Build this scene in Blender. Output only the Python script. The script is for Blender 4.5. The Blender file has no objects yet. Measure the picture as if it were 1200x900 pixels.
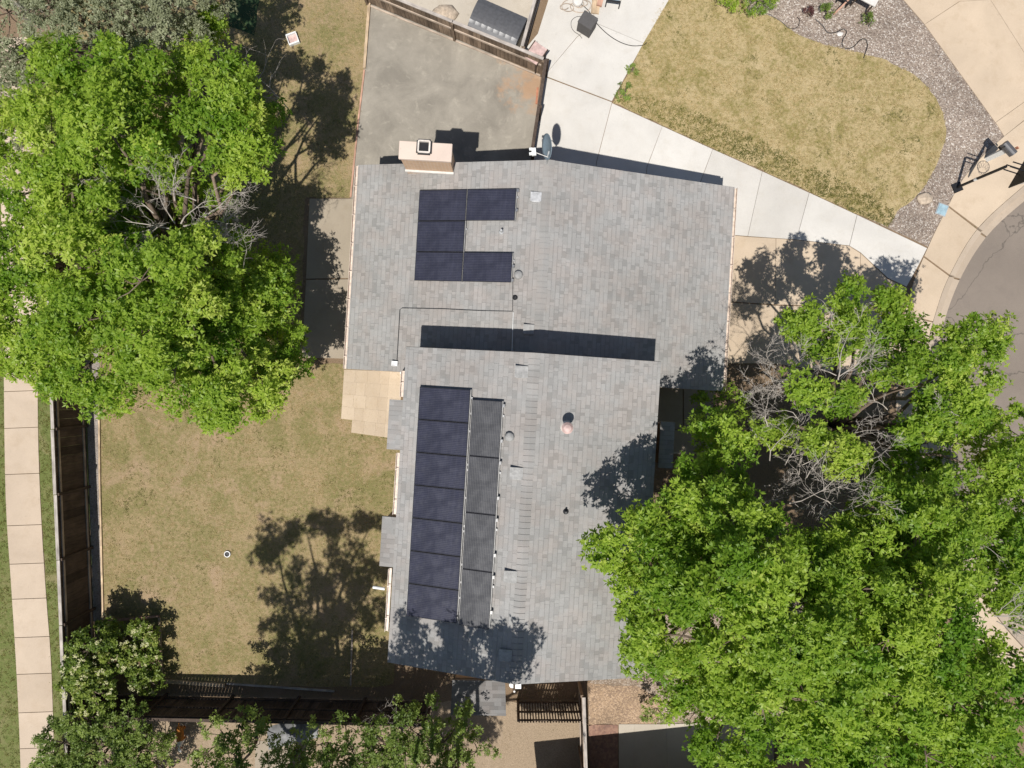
import bpy, math, random
import numpy as np
from mathutils import Matrix, Vector

random.seed(7)
RNG = np.random.default_rng(11)
H = 25.5            # camera height above the yards (m)
F = 800.0           # focal length in photo pixels (1200 wide)
SUNX, SUNY = .125, .443     # shadow shift on the ground per metre of height
col = bpy.context.scene.collection
R = math.radians


def P(px, py, z=0.0):
    d = (H - z) / F
    return Vector(((px - 600) * d, (450 - py) * d, z))


def PP(pts, z=0.0):
    return [tuple(P(x, y, z)[:2]) for x, y in pts]


# ------------------------------------------------------------------ objects
def wmat(o):
    m = Matrix.Translation(o.location) @ o.rotation_euler.to_matrix().to_4x4()
    return wmat(o.parent) @ m if o.parent else m


def tag(o, label=None, cat=None, group=None, kind=None):
    if label: o['label'] = label
    if cat: o['category'] = cat
    if group: o['group'] = group
    if kind: o['kind'] = kind
    return o


def thing(name, label, cat, loc=(0, 0, 0), rot=(0, 0, 0), group=None):
    o = bpy.data.objects.new(name, None)
    o.empty_display_size = .2
    col.objects.link(o)
    o.location = loc
    o.rotation_euler = rot
    return tag(o, label, cat, group)


class MB:
    def __init__(s):
        s.v, s.f = [], []

    def add(s, vs, fs):
        n = len(s.v)
        s.v += [tuple(v) for v in vs]
        s.f += [tuple(i + n for i in f) for f in fs]
        return s

    def box(s, x0, x1, y0, y1, z0, z1):
        return s.add([(x0, y0, z0), (x1, y0, z0), (x1, y1, z0), (x0, y1, z0), (x0, y0, z1), (x1, y0, z1), (x1, y1, z1), (x0, y1, z1)],
                     [(3, 2, 1, 0), (4, 5, 6, 7), (0, 1, 5, 4), (1, 2, 6, 5), (2, 3, 7, 6), (3, 0, 4, 7)])

    def obox(s, c, sx, sy, sz, rot=0.0, tilt=None):
        m = Matrix.Translation(c) @ Matrix.Rotation(rot, 4, 'Z')
        if tilt: m = m @ Matrix.Rotation(tilt[1], 4, tilt[0])
        b = MB().box(-sx / 2, sx / 2, -sy / 2, sy / 2, -sz / 2, sz / 2)
        return s.add([m @ Vector(v) for v in b.v], b.f)

    def beam(s, a, b, w, h):
        a, b = Vector(a), Vector(b)
        d = b - a
        L = d.length
        q = d.to_track_quat('X', 'Z').to_matrix().to_4x4()
        m = Matrix.Translation((a + b) / 2) @ q
        bb = MB().box(-L / 2, L / 2, -w / 2, w / 2, -h / 2, h / 2)
        return s.add([m @ Vector(v) for v in bb.v], bb.f)

    def prism(s, poly, z0, z1):
        a = sum(poly[i - 1][0] * poly[i][1] - poly[i][0] * poly[i - 1][1] for i in range(len(poly)))
        if a < 0: poly = poly[::-1]
        n = len(poly)
        vs = [(x, y, z0) for x, y in poly] + [(x, y, z1) for x, y in poly]
        fs = [tuple(range(n))[::-1], tuple(range(n, 2 * n))] + [(i, (i + 1) % n, n + (i + 1) % n, n + i) for i in range(n)]
        return s.add(vs, fs)

    def sheet(s, poly, z):
        a = sum(poly[i - 1][0] * poly[i][1] - poly[i][0] * poly[i - 1][1] for i in range(len(poly)))
        if a < 0: poly = poly[::-1]
        return s.add([(x, y, z) for x, y in poly], [tuple(range(len(poly)))])

    def tube(s, path, rad, n=6, cap=True):
        path = [Vector(p) for p in path]
        if not hasattr(rad, '__len__'): rad = [rad] * len(path)
        base = len(s.v)
        up = Vector((.31, .17, .93))
        for i, p in enumerate(path):
            t = path[min(i + 1, len(path) - 1)] - path[max(i - 1, 0)]
            if t.length < 1e-9: t = Vector((0, 0, 1))
            t.normalize()
            a = t.cross(up)
            if a.length < .1: a = t.cross(Vector((1, 0, 0)))
            a.normalize()
            b = t.cross(a)
            for k in range(n):
                th = 2 * math.pi * k / n
                s.v.append(tuple(p + (a * math.cos(th) + b * math.sin(th)) * rad[i]))
        for i in range(len(path) - 1):
            for k in range(n):
                k2 = (k + 1) % n
                s.f.append((base + i * n + k, base + i * n + k2, base + (i + 1) * n + k2, base + (i + 1) * n + k))
        if cap:
            s.f.append(tuple(base + k for k in range(n))[::-1])
            s.f.append(tuple(base + (len(path) - 1) * n + k for k in range(n)))
        return s

    def lathe(s, c, prof, n=20, top=True, bot=True):
        c = Vector(c)
        base = len(s.v)
        for r, z in prof:
            for k in range(n):
                th = 2 * math.pi * k / n
                s.v.append((c.x + r * math.cos(th), c.y + r * math.sin(th), c.z + z))
        for i in range(len(prof) - 1):
            for k in range(n):
                k2 = (k + 1) % n
                s.f.append((base + i * n + k, base + i * n + k2, base + (i + 1) * n + k2, base + (i + 1) * n + k))
        if bot and prof[0][0] > 1e-4: s.f.append(tuple(base + k for k in range(n))[::-1])
        if top and prof[-1][0] > 1e-4: s.f.append(tuple(base + (len(prof) - 1) * n + k for k in range(n)))
        return s

    def build(s, name, mat, parent=None, label=None, world=False, smooth=False, bevel=0):
        vs = s.v
        if parent is not None and world:
            mi = wmat(parent).inverted()
            vs = [tuple(mi @ Vector(v)) for v in vs]
        me = bpy.data.meshes.new(name)
        me.from_pydata(vs, [], s.f)
        me.update()
        if mat: me.materials.append(mat)
        if smooth: me.polygons.foreach_set('use_smooth', [True] * len(me.polygons))
        o = bpy.data.objects.new(name, me)
        col.objects.link(o)
        if parent is not None: o.parent = parent
        if label: o['label'] = label
        if bevel:
            m = o.modifiers.new('Bevel', 'BEVEL')
            m.width = bevel
            m.segments = 2
            m.limit_method = 'ANGLE'
        return o


def np_mesh(name, verts, nv, mat, parent=None, tint=None):
    """mesh of len(verts)/nv separate polygons, nv corners each"""
    if parent is not None:
        mi = np.array(wmat(parent).inverted())
        verts = verts @ mi[:3, :3].T + mi[:3, 3]
    n = len(verts)
    me = bpy.data.meshes.new(name)
    me.vertices.add(n)
    me.vertices.foreach_set('co', verts.astype(np.float32).ravel())
    me.loops.add(n)
    me.loops.foreach_set('vertex_index', np.arange(n, dtype=np.int32))
    me.polygons.add(n // nv)
    me.polygons.foreach_set('loop_start', np.arange(0, n, nv, dtype=np.int32))
    me.polygons.foreach_set('loop_total', np.full(n // nv, nv, dtype=np.int32))
    me.update(calc_edges=True)
    if tint is not None:
        at = me.attributes.new('tint', 'FLOAT', 'POINT')
        at.data.foreach_set('value', np.repeat(tint, nv).astype(np.float32))
    me.materials.append(mat)
    o = bpy.data.objects.new(name, me)
    col.objects.link(o)
    if parent is not None: o.parent = parent
    return o


def struct(name, mb, mat, **k):
    return tag(mb.build(name, mat, **k), kind='structure')


def single(name, mb, mat, label, cat, group=None, **k):
    """a thing that is one mesh; origin at its base centre"""
    vs = mb.v
    xs, ys, zs = zip(*vs)
    c = Vector(((min(xs) + max(xs)) / 2, (min(ys) + max(ys)) / 2, min(zs)))
    mb.v = [tuple(Vector(v) - c) for v in vs]
    o = mb.build(name, mat, **k)
    o.location = c
    return tag(o, label, cat, group)


def spline(pts, n=6, closed=False):
    out = []
    m = len(pts)
    rng = range(m if closed else m - 1)
    g = (lambda i: pts[i % m]) if closed else (lambda i: pts[max(0, min(m - 1, i))])
    for i in rng:
        p0, p1, p2, p3 = g(i - 1), g(i), g(i + 1), g(i + 2)
        for k in range(n):
            t = k / n
            out.append(tuple(.5 * (2 * b + (c - a) * t + (2 * a - 5 * b + 4 * c - d) * t * t + (3 * b - a - 3 * c + d) * t ** 3)
                             for a, b, c, d in zip(p0, p1, p2, p3)))
    if not closed: out.append(tuple(pts[-1]))
    return out


def wobble(poly, amp, step=.25):
    """resample a world polygon and make its edge uneven"""
    out = []
    n = len(poly)
    for i in range(n):
        a, b = Vector(poly[i]), Vector(poly[(i + 1) % n])
        k = max(1, int((b - a).length / step))
        for j in range(k):
            q = a.lerp(b, j / k)
            out.append((q.x + random.uniform(-amp, amp), q.y + random.uniform(-amp, amp)))
    return out


# ------------------------------------------------------------------ materials
class NT:
    def __init__(s, name):
        s.m = bpy.data.materials.new(name)
        s.m.use_nodes = True
        s.t = s.m.node_tree
        s.t.nodes.clear()
        s.out = s.n('ShaderNodeOutputMaterial')
        s.b = s.n('ShaderNodeBsdfPrincipled')
        s.l(s.b.outputs[0], s.out.inputs[0])
        tc = s.n('ShaderNodeTexCoord')
        s.co = tc.outputs['Object']

    def n(s, typ, **k):
        x = s.t.nodes.new(typ)
        for a, b in k.items(): setattr(x, a, b)
        return x

    def l(s, a, b): s.t.links.new(a, b)

    def set(s, sock, v):
        if hasattr(v, 'is_output'): s.l(v, sock)
        elif isinstance(v, tuple) and len(v) == 3 and sock.type == 'RGBA': sock.default_value = (*v, 1)
        else: sock.default_value = v

    def math(s, op, a, b=0.0, c=0.0):
        x = s.n('ShaderNodeMath', operation=op)
        s.set(x.inputs[0], a); s.set(x.inputs[1], b); s.set(x.inputs[2], c)
        return x.outputs[0]

    def noise(s, scale, detail=4, rough=.55, vec=None, dist=0.0):
        x = s.n('ShaderNodeTexNoise')
        s.l(vec or s.co, x.inputs['Vector'])
        x.inputs['Scale'].default_value = scale
        x.inputs['Detail'].default_value = detail
        x.inputs['Roughness'].default_value = rough
        x.inputs['Distortion'].default_value = dist
        return x.outputs[0]

    def voro(s, scale, out='Color', feature='F1', vec=None):
        x = s.n('ShaderNodeTexVoronoi', feature=feature)
        s.l(vec or s.co, x.inputs['Vector'])
        x.inputs['Scale'].default_value = scale
        return x.outputs[out]

    def ramp(s, fac, stops, interp='LINEAR'):
        x = s.n('ShaderNodeValToRGB')
        x.color_ramp.interpolation = interp
        e = x.color_ramp.elements
        while len(e) < len(stops): e.new(.5)
        for i, (p, c) in enumerate(stops):
            e[i].position = p
            e[i].color = (*c, 1) if isinstance(c, tuple) else (c, c, c, 1)
        s.l(fac, x.inputs[0])
        return x.outputs[0]

    def mix(s, fac, a, b, mode='MIX'):
        x = s.n('ShaderNodeMix', data_type='RGBA', blend_type=mode)
        s.set(x.inputs[0], fac); s.set(x.inputs[6], a); s.set(x.inputs[7], b)
        return x.outputs[2]

    def bump(s, h, strength=.4, dist=.02):
        x = s.n('ShaderNodeBump')
        x.inputs['Strength'].default_value = strength
        x.inputs['Distance'].default_value = dist
        s.l(h, x.inputs['Height'])
        s.l(x.outputs[0], s.b.inputs['Normal'])

    def fin(s, colour, rough=.85, spec=.3, metal=0.0):
        s.set(s.b.inputs['Base Color'], colour)
        s.set(s.b.inputs['Roughness'], rough)
        s.b.inputs['Specular IOR Level'].default_value = spec
        s.b.inputs['Metallic'].default_value = metal
        return s.m


def plain(name, c, rough=.6, metal=0.0, var=.25, scale=9, spec=.4):
    m = NT(name)
    f = m.ramp(m.noise(scale, 5, .6), [(.3, tuple(x * (1 - var) for x in c)), (.7, tuple(min(1, x * (1 + var)) for x in c))])
    m.bump(m.noise(60, 3), .12, .004)
    return m.fin(f, rough, spec, metal)


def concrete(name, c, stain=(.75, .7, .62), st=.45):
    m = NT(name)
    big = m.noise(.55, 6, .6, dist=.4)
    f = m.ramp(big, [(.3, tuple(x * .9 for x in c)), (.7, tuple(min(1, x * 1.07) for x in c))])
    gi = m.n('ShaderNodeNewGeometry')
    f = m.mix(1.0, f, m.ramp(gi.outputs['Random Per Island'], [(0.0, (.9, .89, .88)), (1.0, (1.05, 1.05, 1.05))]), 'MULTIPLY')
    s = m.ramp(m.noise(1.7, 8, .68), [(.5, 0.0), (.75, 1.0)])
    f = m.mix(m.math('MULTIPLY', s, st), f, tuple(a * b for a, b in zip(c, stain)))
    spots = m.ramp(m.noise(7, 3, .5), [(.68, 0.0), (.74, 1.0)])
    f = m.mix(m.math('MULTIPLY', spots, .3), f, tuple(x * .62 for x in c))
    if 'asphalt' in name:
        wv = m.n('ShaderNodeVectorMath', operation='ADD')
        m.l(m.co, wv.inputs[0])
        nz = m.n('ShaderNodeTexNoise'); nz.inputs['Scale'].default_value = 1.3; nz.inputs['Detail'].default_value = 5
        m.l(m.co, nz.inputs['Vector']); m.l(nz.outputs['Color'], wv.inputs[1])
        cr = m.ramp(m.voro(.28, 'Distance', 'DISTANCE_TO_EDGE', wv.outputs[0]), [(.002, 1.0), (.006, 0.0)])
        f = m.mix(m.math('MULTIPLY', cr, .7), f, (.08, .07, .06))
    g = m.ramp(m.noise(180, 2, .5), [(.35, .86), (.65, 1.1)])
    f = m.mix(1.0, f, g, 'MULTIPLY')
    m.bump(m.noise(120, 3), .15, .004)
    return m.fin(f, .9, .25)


def lawn(name, straw, green, bare, gbias=.5, gs=.5):
    m = NT(name)
    base = m.ramp(m.noise(22, 6, .7), [(.32, tuple(x * .78 for x in straw)), (.68, tuple(x * 1.15 for x in straw))])
    gm = m.math('ADD', m.math('MULTIPLY', m.noise(gs, 6, .68, dist=.6), .6), m.math('MULTIPLY', m.noise(8, 4, .65), .5))
    gm = m.ramp(gm, [(gbias, 0.0), (gbias + .16, 1.0)])
    gcol = m.ramp(m.noise(40, 3), [(.3, tuple(x * .75 for x in green)), (.7, tuple(x * 1.2 for x in green))])
    f = m.mix(m.math('MULTIPLY', gm, .8), base, gcol)
    bm = m.ramp(m.noise(.8, 6, .65, dist=.9), [(.54, 0.0), (.68, 1.0)])
    f = m.mix(m.math('MULTIPLY', bm, .7), f, bare)
    dots = m.ramp(m.voro(5.2, 'Distance'), [(.1, 1.0), (.22, 0.0)])
    dm = m.math('MULTIPLY', dots, m.ramp(m.noise(1.2, 3), [(.48, 0.0), (.6, .7)]))
    f = m.mix(dm, f, tuple(x * .7 for x in green))
    g = m.ramp(m.noise(95, 3, .6), [(.3, .6), (.7, 1.35)])
    f = m.mix(.8, f, g, 'MULTIPLY')
    m.bump(m.math('ADD', m.noise(80, 3, .7), m.noise(14, 4, .6)), .8, .03)
    return m.fin(f, .95, .1)


def pebbles(name, cols, scale=26, bump=.9):
    m = NT(name)
    v = m.n('ShaderNodeTexVoronoi')
    m.l(m.co, v.inputs['Vector'])
    v.inputs['Scale'].default_value = scale
    sp = m.n('ShaderNodeSeparateColor')
    m.l(v.outputs['Color'], sp.inputs[0])
    n = len(cols)
    f = m.ramp(sp.outputs[0], [(i / n, c) for i, c in enumerate(cols)], 'CONSTANT')
    pat = m.ramp(m.noise(.7, 4, .6), [(.35, .82), (.65, 1.12)])
    f = m.mix(1.0, f, pat, 'MULTIPLY')
    h = m.math('SUBTRACT', 1.0, v.outputs['Distance'])
    h = m.math('ADD', h, m.math('MULTIPLY', sp.outputs[1], .8))
    m.bump(h, bump, .035)
    return m.fin(f, .85, .3)


def shingles(name, cols, course=.142, tab=.145, bump=1.0, swap=False, u0=0.0):
    m = NT(name)
    sx = m.n('ShaderNodeSeparateXYZ')
    m.l(m.co, sx.inputs[0])
    ux, uy = (sx.outputs[1], sx.outputs[0]) if swap else (sx.outputs[0], sx.outputs[1])
    ux = m.math('ABSOLUTE', m.math('SUBTRACT', ux, u0))
    r = m.math('ADD', m.math('DIVIDE', ux, course), m.math('MULTIPLY', m.math('LESS_THAN', ux, 0.0), 7.0))
    row = m.math('FLOOR', r)
    wn = m.n('ShaderNodeTexWhiteNoise', noise_dimensions='1D')
    m.l(row, wn.inputs['W'])
    t = m.math('ADD', m.math('DIVIDE', uy, tab), m.math('MULTIPLY', wn.outputs[0], 17.0))
    # uneven tab widths: warp the running coordinate
    t = m.math('ADD', t, m.math('MULTIPLY', m.math('SINE', m.math('MULTIPLY', t, 1.9)), .33))
    tabi = m.math('FLOOR', t)
    cv = m.n('ShaderNodeCombineXYZ')
    m.l(row, cv.inputs[0]); m.l(tabi, cv.inputs[1])
    w2 = m.n('ShaderNodeTexWhiteNoise', noise_dimensions='2D')
    m.l(cv.outputs[0], w2.inputs['Vector'])
    n = len(cols)
    f = m.ramp(w2.outputs[0], [(i / n, c) for i, c in enumerate(cols)], 'CONSTANT')
    pat = m.ramp(m.noise(.5, 6, .62, dist=.3), [(.3, (.88, .87, .85)), (.7, (1.1, 1.09, 1.08))])
    f = m.mix(1.0, f, pat, 'MULTIPLY')
    gr = m.ramp(m.noise(150, 2, .6), [(.3, .8), (.7, 1.18)])
    f = m.mix(1.0, f, gr, 'MULTIPLY')
    tint = m.ramp(m.noise(1.6, 3), [(.4, (.99, 1, 1.02)), (.65, (1.04, .99, .98))])
    f = m.mix(1.0, f, tint, 'MULTIPLY')
    band = m.math('MULTIPLY', m.math('LESS_THAN', m.math('FRACT', r), .17), m.math('GREATER_THAN', w2.outputs[0], .42))
    f = m.mix(m.math('MULTIPLY', band, .22), f, (.09, .088, .085))
    # raised (laminated) tabs are thicker than cut-outs
    lift = m.math('GREATER_THAN', w2.outputs[0], .5)
    saw = m.math('FRACT', r)
    h = m.math('ADD', m.math('MULTIPLY', lift, .6), m.math('MULTIPLY', saw, .5))
    m.bump(h, bump, .012)
    return m.fin(f, .95, .15)


def wood(name, c, axis=2, var=.35):
    m = NT(name)
    mp = m.n('ShaderNodeMapping')
    m.l(m.co, mp.inputs[0])
    sc = [14, 14, 14]; sc[axis] = 1.2
    mp.inputs['Scale'].default_value = sc
    f = m.ramp(m.noise(1.5, 6, .65, vec=mp.outputs[0]), [(.28, tuple(x * (1 - var) for x in c)), (.72, tuple(x * (1 + var) for x in c))])
    g = m.ramp(m.noise(2.2, 4), [(.35, .75), (.65, 1.2)])
    f = m.mix(1.0, f, g, 'MULTIPLY')
    gi = m.n('ShaderNodeNewGeometry')
    f = m.mix(1.0, f, m.ramp(gi.outputs['Random Per Island'], [(0.0, .6), (1.0, 1.4)]), 'MULTIPLY')
    m.bump(m.noise(3, 5, .6, vec=mp.outputs[0]), .3, .006)
    return m.fin(f, .9, .2)


def leafy(name, c1, c2, trans=.5, rare=None):
    m = NT(name)
    at = m.n('ShaderNodeAttribute')
    at.attribute_name = 'tint'
    st = [(0.0, c1), (.85, c2)]
    if rare: st.append((1.0, rare))
    f = m.ramp(at.outputs['Fac'], st)
    m.fin(f, .45, .35)
    tr = m.n('ShaderNodeBsdfTranslucent')
    m.l(m.mix(1.0, f, (1.05, 1.15, .7), 'MULTIPLY'), tr.inputs[0])
    mx = m.n('ShaderNodeMixShader')
    mx.inputs[0].default_value = trans
    m.l(m.b.outputs[0], mx.inputs[1]); m.l(tr.outputs[0], mx.inputs[2])
    m.l(mx.outputs[0], m.out.inputs[0])
    return m.m


def solar_mat(name, c, line, axis=0):
    m = NT(name)
    sx = m.n('ShaderNodeSeparateXYZ')
    m.l(m.co, sx.inputs[0])
    q = sx.outputs[1 - axis]
    fr = m.math('FRACT', m.math('DIVIDE', q, .052))
    ln = m.math('LESS_THAN', fr, .16)
    o = sx.outputs[axis]
    fr2 = m.math('LESS_THAN', m.math('FRACT', m.math('DIVIDE', o, .16)), .03)
    f = m.mix(ln, c, line)
    f = m.mix(m.math('MULTIPLY', fr2, .6), f, line)
    d = m.ramp(m.noise(3.5, 6, .65), [(.4, .9), (.75, 1.35)])
    f = m.mix(1.0, f, d, 'MULTIPLY')
    return m.fin(f, m.ramp(m.noise(5, 4), [(.3, .18), (.7, .34)]), .5)


GREY_TABS = [(.243, .238, .227), (.284, .278, .266), (.306, .299, .286), (.264, .258, .247), (.312, .305, .292), (.294, .287, .274), (.288, .281, .269), (.3, .293, .28), (.309, .302, .289), (.291, .284, .272)]
MT = dict(
    soil=lawn('soil', (.24, .17, .11), (.12, .12, .05), (.28, .2, .14), .62),
    lawn=lawn('dry lawn', (.345, .26, .145), (.18, .172, .062), (.39, .275, .18), .475, .65),
    lawn2=lawn('straw lawn', (.44, .345, .185), (.20, .175, .05), (.52, .41, .24), .50, 1.1),
    verge=lawn('verge grass', (.21, .20, .085), (.13, .165, .045), (.27, .23, .12), .42),
    turf=plain('turf', (.03, .06, .022), .9),
    white=concrete('pale concrete', (.56, .535, .495), st=.3),
    patio2=concrete('grey beige concrete', (.46, .41, .34)),
    tan=concrete('tan concrete', (.50, .40, .295)),
    walk=concrete('pinkish concrete', (.50, .405, .31)),
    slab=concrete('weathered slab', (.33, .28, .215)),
    kerb=concrete('kerb concrete', (.41, .335, .26)),
    stone=concrete('sandstone pavers', (.50, .405, .30)),
    asphalt=concrete('worn asphalt', (.215, .18, .15), (.8, .8, .82), .6),
    rock=pebbles('rock mulch', [(.28, .22, .18), (.34, .275, .225), (.20, .155, .125), (.43, .37, .31), (.30, .24, .195), (.24, .185, .15), (.37, .30, .245), (.29, .23, .185), (.33, .265, .21), (.56, .5, .44)], 23),
    gravel=pebbles('tan gravel', [(.34, .26, .19), (.4, .32, .25), (.27, .2, .145), (.46, .38, .31), (.3, .23, .17)], 24),
    fgravel=pebbles('fine grey gravel', [(.27, .235, .20), (.32, .28, .245), (.22, .19, .165), (.36, .32, .29)], 40, .5),
    dirt=lawn('bare dirt', (.36, .275, .19), (.25, .19, .11), (.42, .325, .235), .6),
    mulch=pebbles('orange mulch', [(.36, .25, .16), (.30, .21, .14), (.42, .30, .2), (.25, .175, .12)], 22, .6),
    brickpath=pebbles('red brick paving', [(.26, .15, .11), (.22, .13, .1), (.3, .18, .13)], 12, .3),
    shingle=shingles('grey shingles', GREY_TABS, u0=.741),
    shingle2=shingles('grey shingles upper', GREY_TABS, u0=.59),
    cap=shingles('cap shingles', [(.285, .278, .266), (.3, .293, .28), (.31, .303, .29)], 5, .6, .05),
    bayshingle=shingles('bay shingles', [(.27, .264, .252), (.29, .283, .271), (.25, .243, .232)], .142, .3, .5, True),
    shedshingle=shingles('shed shingles', [(.17, .165, .16), (.2, .195, .19), (.15, .145, .14)], .142, .3, .5, True),
    siding=plain('tan siding', (.36, .27, .19), .7),
    brown=plain('brown trim', (.16, .09, .06), .7),
    trim=plain('pale trim', (.62, .56, .5), .5),
    gutter=plain('cream gutter', (.58, .48, .40), .45),
    cream=concrete('cream chimney cap', (.66, .54, .46), st=.25),
    wood=wood('weathered fence wood', (.17, .125, .09)),
    woodtop=wood('grey fence cap', (.36, .32, .285), 0),
    woodrail=wood('pale fence rail', (.37, .30, .24), 0),
    darkwood=wood('dark fence wood', (.075, .055, .043)),
    timber=wood('pale timber', (.44, .33, .22), 1),
    pinktimber=wood('reddish timber', (.42, .25, .18), 1),
    dark=plain('dark metal', (.02, .02, .022), .45, .0),
    black=plain('black paint', (.012, .012, .014), .5),
    frame=plain('black frame', (.03, .03, .036), .35, .3),
    alu=plain('aluminium', (.55, .54, .52), .35, .9),
    rail=plain('dull rail', (.34, .335, .325), .55, .3),
    galv=plain('galvanised', (.5, .5, .5), .5, .5),
    tarp=plain('grey tarpaulin', (.15, .15, .15), .5, 0, .3, 4),
    whitep=plain('white plastic', (.72, .72, .7), .4, 0, .08),
    ivory=plain('ivory paint', (.6, .57, .53), .5, 0, .12),
    shedgrey=plain('grey resin', (.085, .085, .09), .38, 0, .15),
    lidgrey=plain('charcoal fabric', (.085, .08, .078), .8, 0, .12),
    greyblue=plain('dish grey', (.17, .22, .26), .4, .2, .12),
    blue=plain('pale blue plastic', (.27, .38, .43), .5),
    pink=plain('pinkish board', (.5, .36, .33), .7),
    rust=plain('rust stain', (.5, .24, .1), .9),
    barewood=plain('bare twigs', (.37, .33, .29), .85, 0, .2, 3),
    bark=wood('bark', (.16, .12, .09)),
    stonegrey=plain('fieldstone', (.42, .34, .26), .9, 0, .3),
    door=plain('door paint', (.5, .44, .38), .5),
    glass=plain('window glass', (.03, .04, .05), .08),
    dirtyrust=plain('rusty bracket', (.4, .17, .1), .8),
    cellh=solar_mat('solar cells landscape', (.026, .027, .043), (.058, .058, .076), 0),
    cellv=solar_mat('solar cells upright', (.058, .058, .063), (.12, .118, .114), 1),
    ash=leafy('ash leaves', (.17, .305, .025), (.42, .54, .075), .55, (.52, .6, .12)),
    ashdark=leafy('ash leaves deep', (.155, .30, .025), (.39, .51, .068), .55),
    olive=leafy('olive leaves', (.2, .22, .125), (.34, .36, .22), .35),
    shrubleaf=leafy('shrub leaves', (.14, .21, .04), (.32, .40, .10), .45),
    flowerleaf=leafy('flowering shrub leaves', (.12, .19, .03), (.30, .37, .07), .45, (.5, .5, .18)),
    petal=leafy('cream petals', (.55, .52, .26), (.66, .64, .4), .3),
    redleaf=leafy('plum leaves', (.06, .03, .03), (.12, .05, .045), .3),
    grassblade=leafy('grass blades', (.15, .145, .045), (.46, .355, .18), .3),
    greenblade=leafy('green grass blades', (.085, .10, .02), (.24, .215, .065), .3),
)


def brick_mat():
    m = NT('chimney brick')
    b = m.n('ShaderNodeTexBrick')
    sx = m.n('ShaderNodeSeparateXYZ')
    m.l(m.co, sx.inputs[0])
    cv = m.n('ShaderNodeCombineXYZ')
    m.l(m.math('ADD', sx.outputs[0], sx.outputs[1]), cv.inputs[0]); m.l(sx.outputs[2], cv.inputs[1])
    m.l(cv.outputs[0], b.inputs['Vector'])
    for k, v in (('Color1', (.56, .36, .22, 1)), ('Color2', (.46, .28, .17, 1)), ('Mortar', (.56, .46, .36, 1))): b.inputs[k].default_value = v
    b.inputs['Scale'].default_value = 1.0
    b.inputs['Brick Width'].default_value = .22
    b.inputs['Row Height'].default_value = .075
    b.inputs['Mortar Size'].default_value = .012
    return m.fin(b.outputs[0], .9, .2)


MT['brick'] = brick_mat()


def pad_mat():
    m = NT('compacted gravel pad')
    c = (.265, .24, .20)
    f = m.ramp(m.noise(.8, 8, .66, dist=.5), [(.32, tuple(x * .8 for x in c)), (.68, tuple(x * 1.22 for x in c))])
    pale = m.ramp(m.noise(2.3, 7, .7, dist=.6), [(.55, 0.0), (.74, .6)])
    f = m.mix(pale, f, (.44, .40, .33))
    # rusty spill near the fence corner: a stain with a shape of its own
    ctr = P(627, 98)
    vm = m.n('ShaderNodeVectorMath', operation='DISTANCE')
    m.l(m.co, vm.inputs[0]); vm.inputs[1].default_value = ctr
    near = m.ramp(m.math('ADD', m.math('DIVIDE', vm.outputs['Value'], 3.2), m.math('MULTIPLY', m.math('SUBTRACT', m.noise(1.6, 7, .7), .5), 1.6)), [(.05, .5), (.36, 0.0)])
    f = m.mix(near, f, (.46, .25, .12))
    g = m.ramp(m.noise(130, 3, .6), [(.3, .72), (.7, 1.25)])
    f = m.mix(1.0, f, g, 'MULTIPLY')
    m.bump(m.noise(70, 4, .7), .4, .012)
    return m.fin(f, .95, .15)


MT['pad'] = pad_mat()


def dog_mat():
    m = NT('brown and white coat')
    sx = m.n('ShaderNodeSeparateXYZ')
    m.l(m.co, sx.inputs[0])
    n = m.math('MULTIPLY', m.noise(7, 3), .12)
    y = m.math('ADD', sx.outputs[1], n)
    front = m.math('LESS_THAN', y, -.10)
    low = m.math('LESS_THAN', m.math('ADD', sx.outputs[2], n), .27)
    f = m.mix(m.math('MAXIMUM', front, low), (.42, .17, .04), (.75, .7, .64))
    m.bump(m.noise(60, 3), .3, .01)
    return m.fin(f, .9, .1)


MT['dog'] = dog_mat()

# ------------------------------------------------------------------ camera, light
sc = bpy.context.scene
cam = bpy.data.objects.new('Camera', bpy.data.cameras.new('Camera'))
col.objects.link(cam)
cam.location = (0, 0, H)
cam.rotation_euler = (0, 0, 0)
cam.data.sensor_width = 36
cam.data.lens = 24
cam.data.clip_end = 2000
sc.camera = cam
sd = Vector((SUNX, SUNY, -1)).normalized()
elev = math.asin(-sd.z)
sun = bpy.data.objects.new('Sun', bpy.data.lights.new('Sun', 'SUN'))
col.objects.link(sun)
sun.data.energy = 4.4
sun.data.angle = R(.5)
sun.data.color = (1, .965, .91)
sun.rotation_euler = sd.to_track_quat('-Z', 'Y').to_euler()
w = bpy.data.worlds.new('World')
sc.world = w
w.use_nodes = True
nt = w.node_tree
bg = nt.nodes['Background']
sky = nt.nodes.new('ShaderNodeTexSky')
sky.sky_type = 'NISHITA'
sky.sun_disc = False
sky.sun_elevation = elev
sky.sun_rotation = math.atan2(-SUNX, -SUNY)
nt.links.new(sky.outputs[0], bg.inputs[0])
bg.inputs[1].default_value = .062
sc.view_settings.view_transform = 'Standard'
sc.view_settings.look = 'None'
sc.view_settings.gamma = 1
sc.view_settings.exposure = .28
sc.view_settings.use_curve_mapping = False
sc.cycles.max_bounces = 6
sc.cycles.transparent_max_bounces = 8

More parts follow.
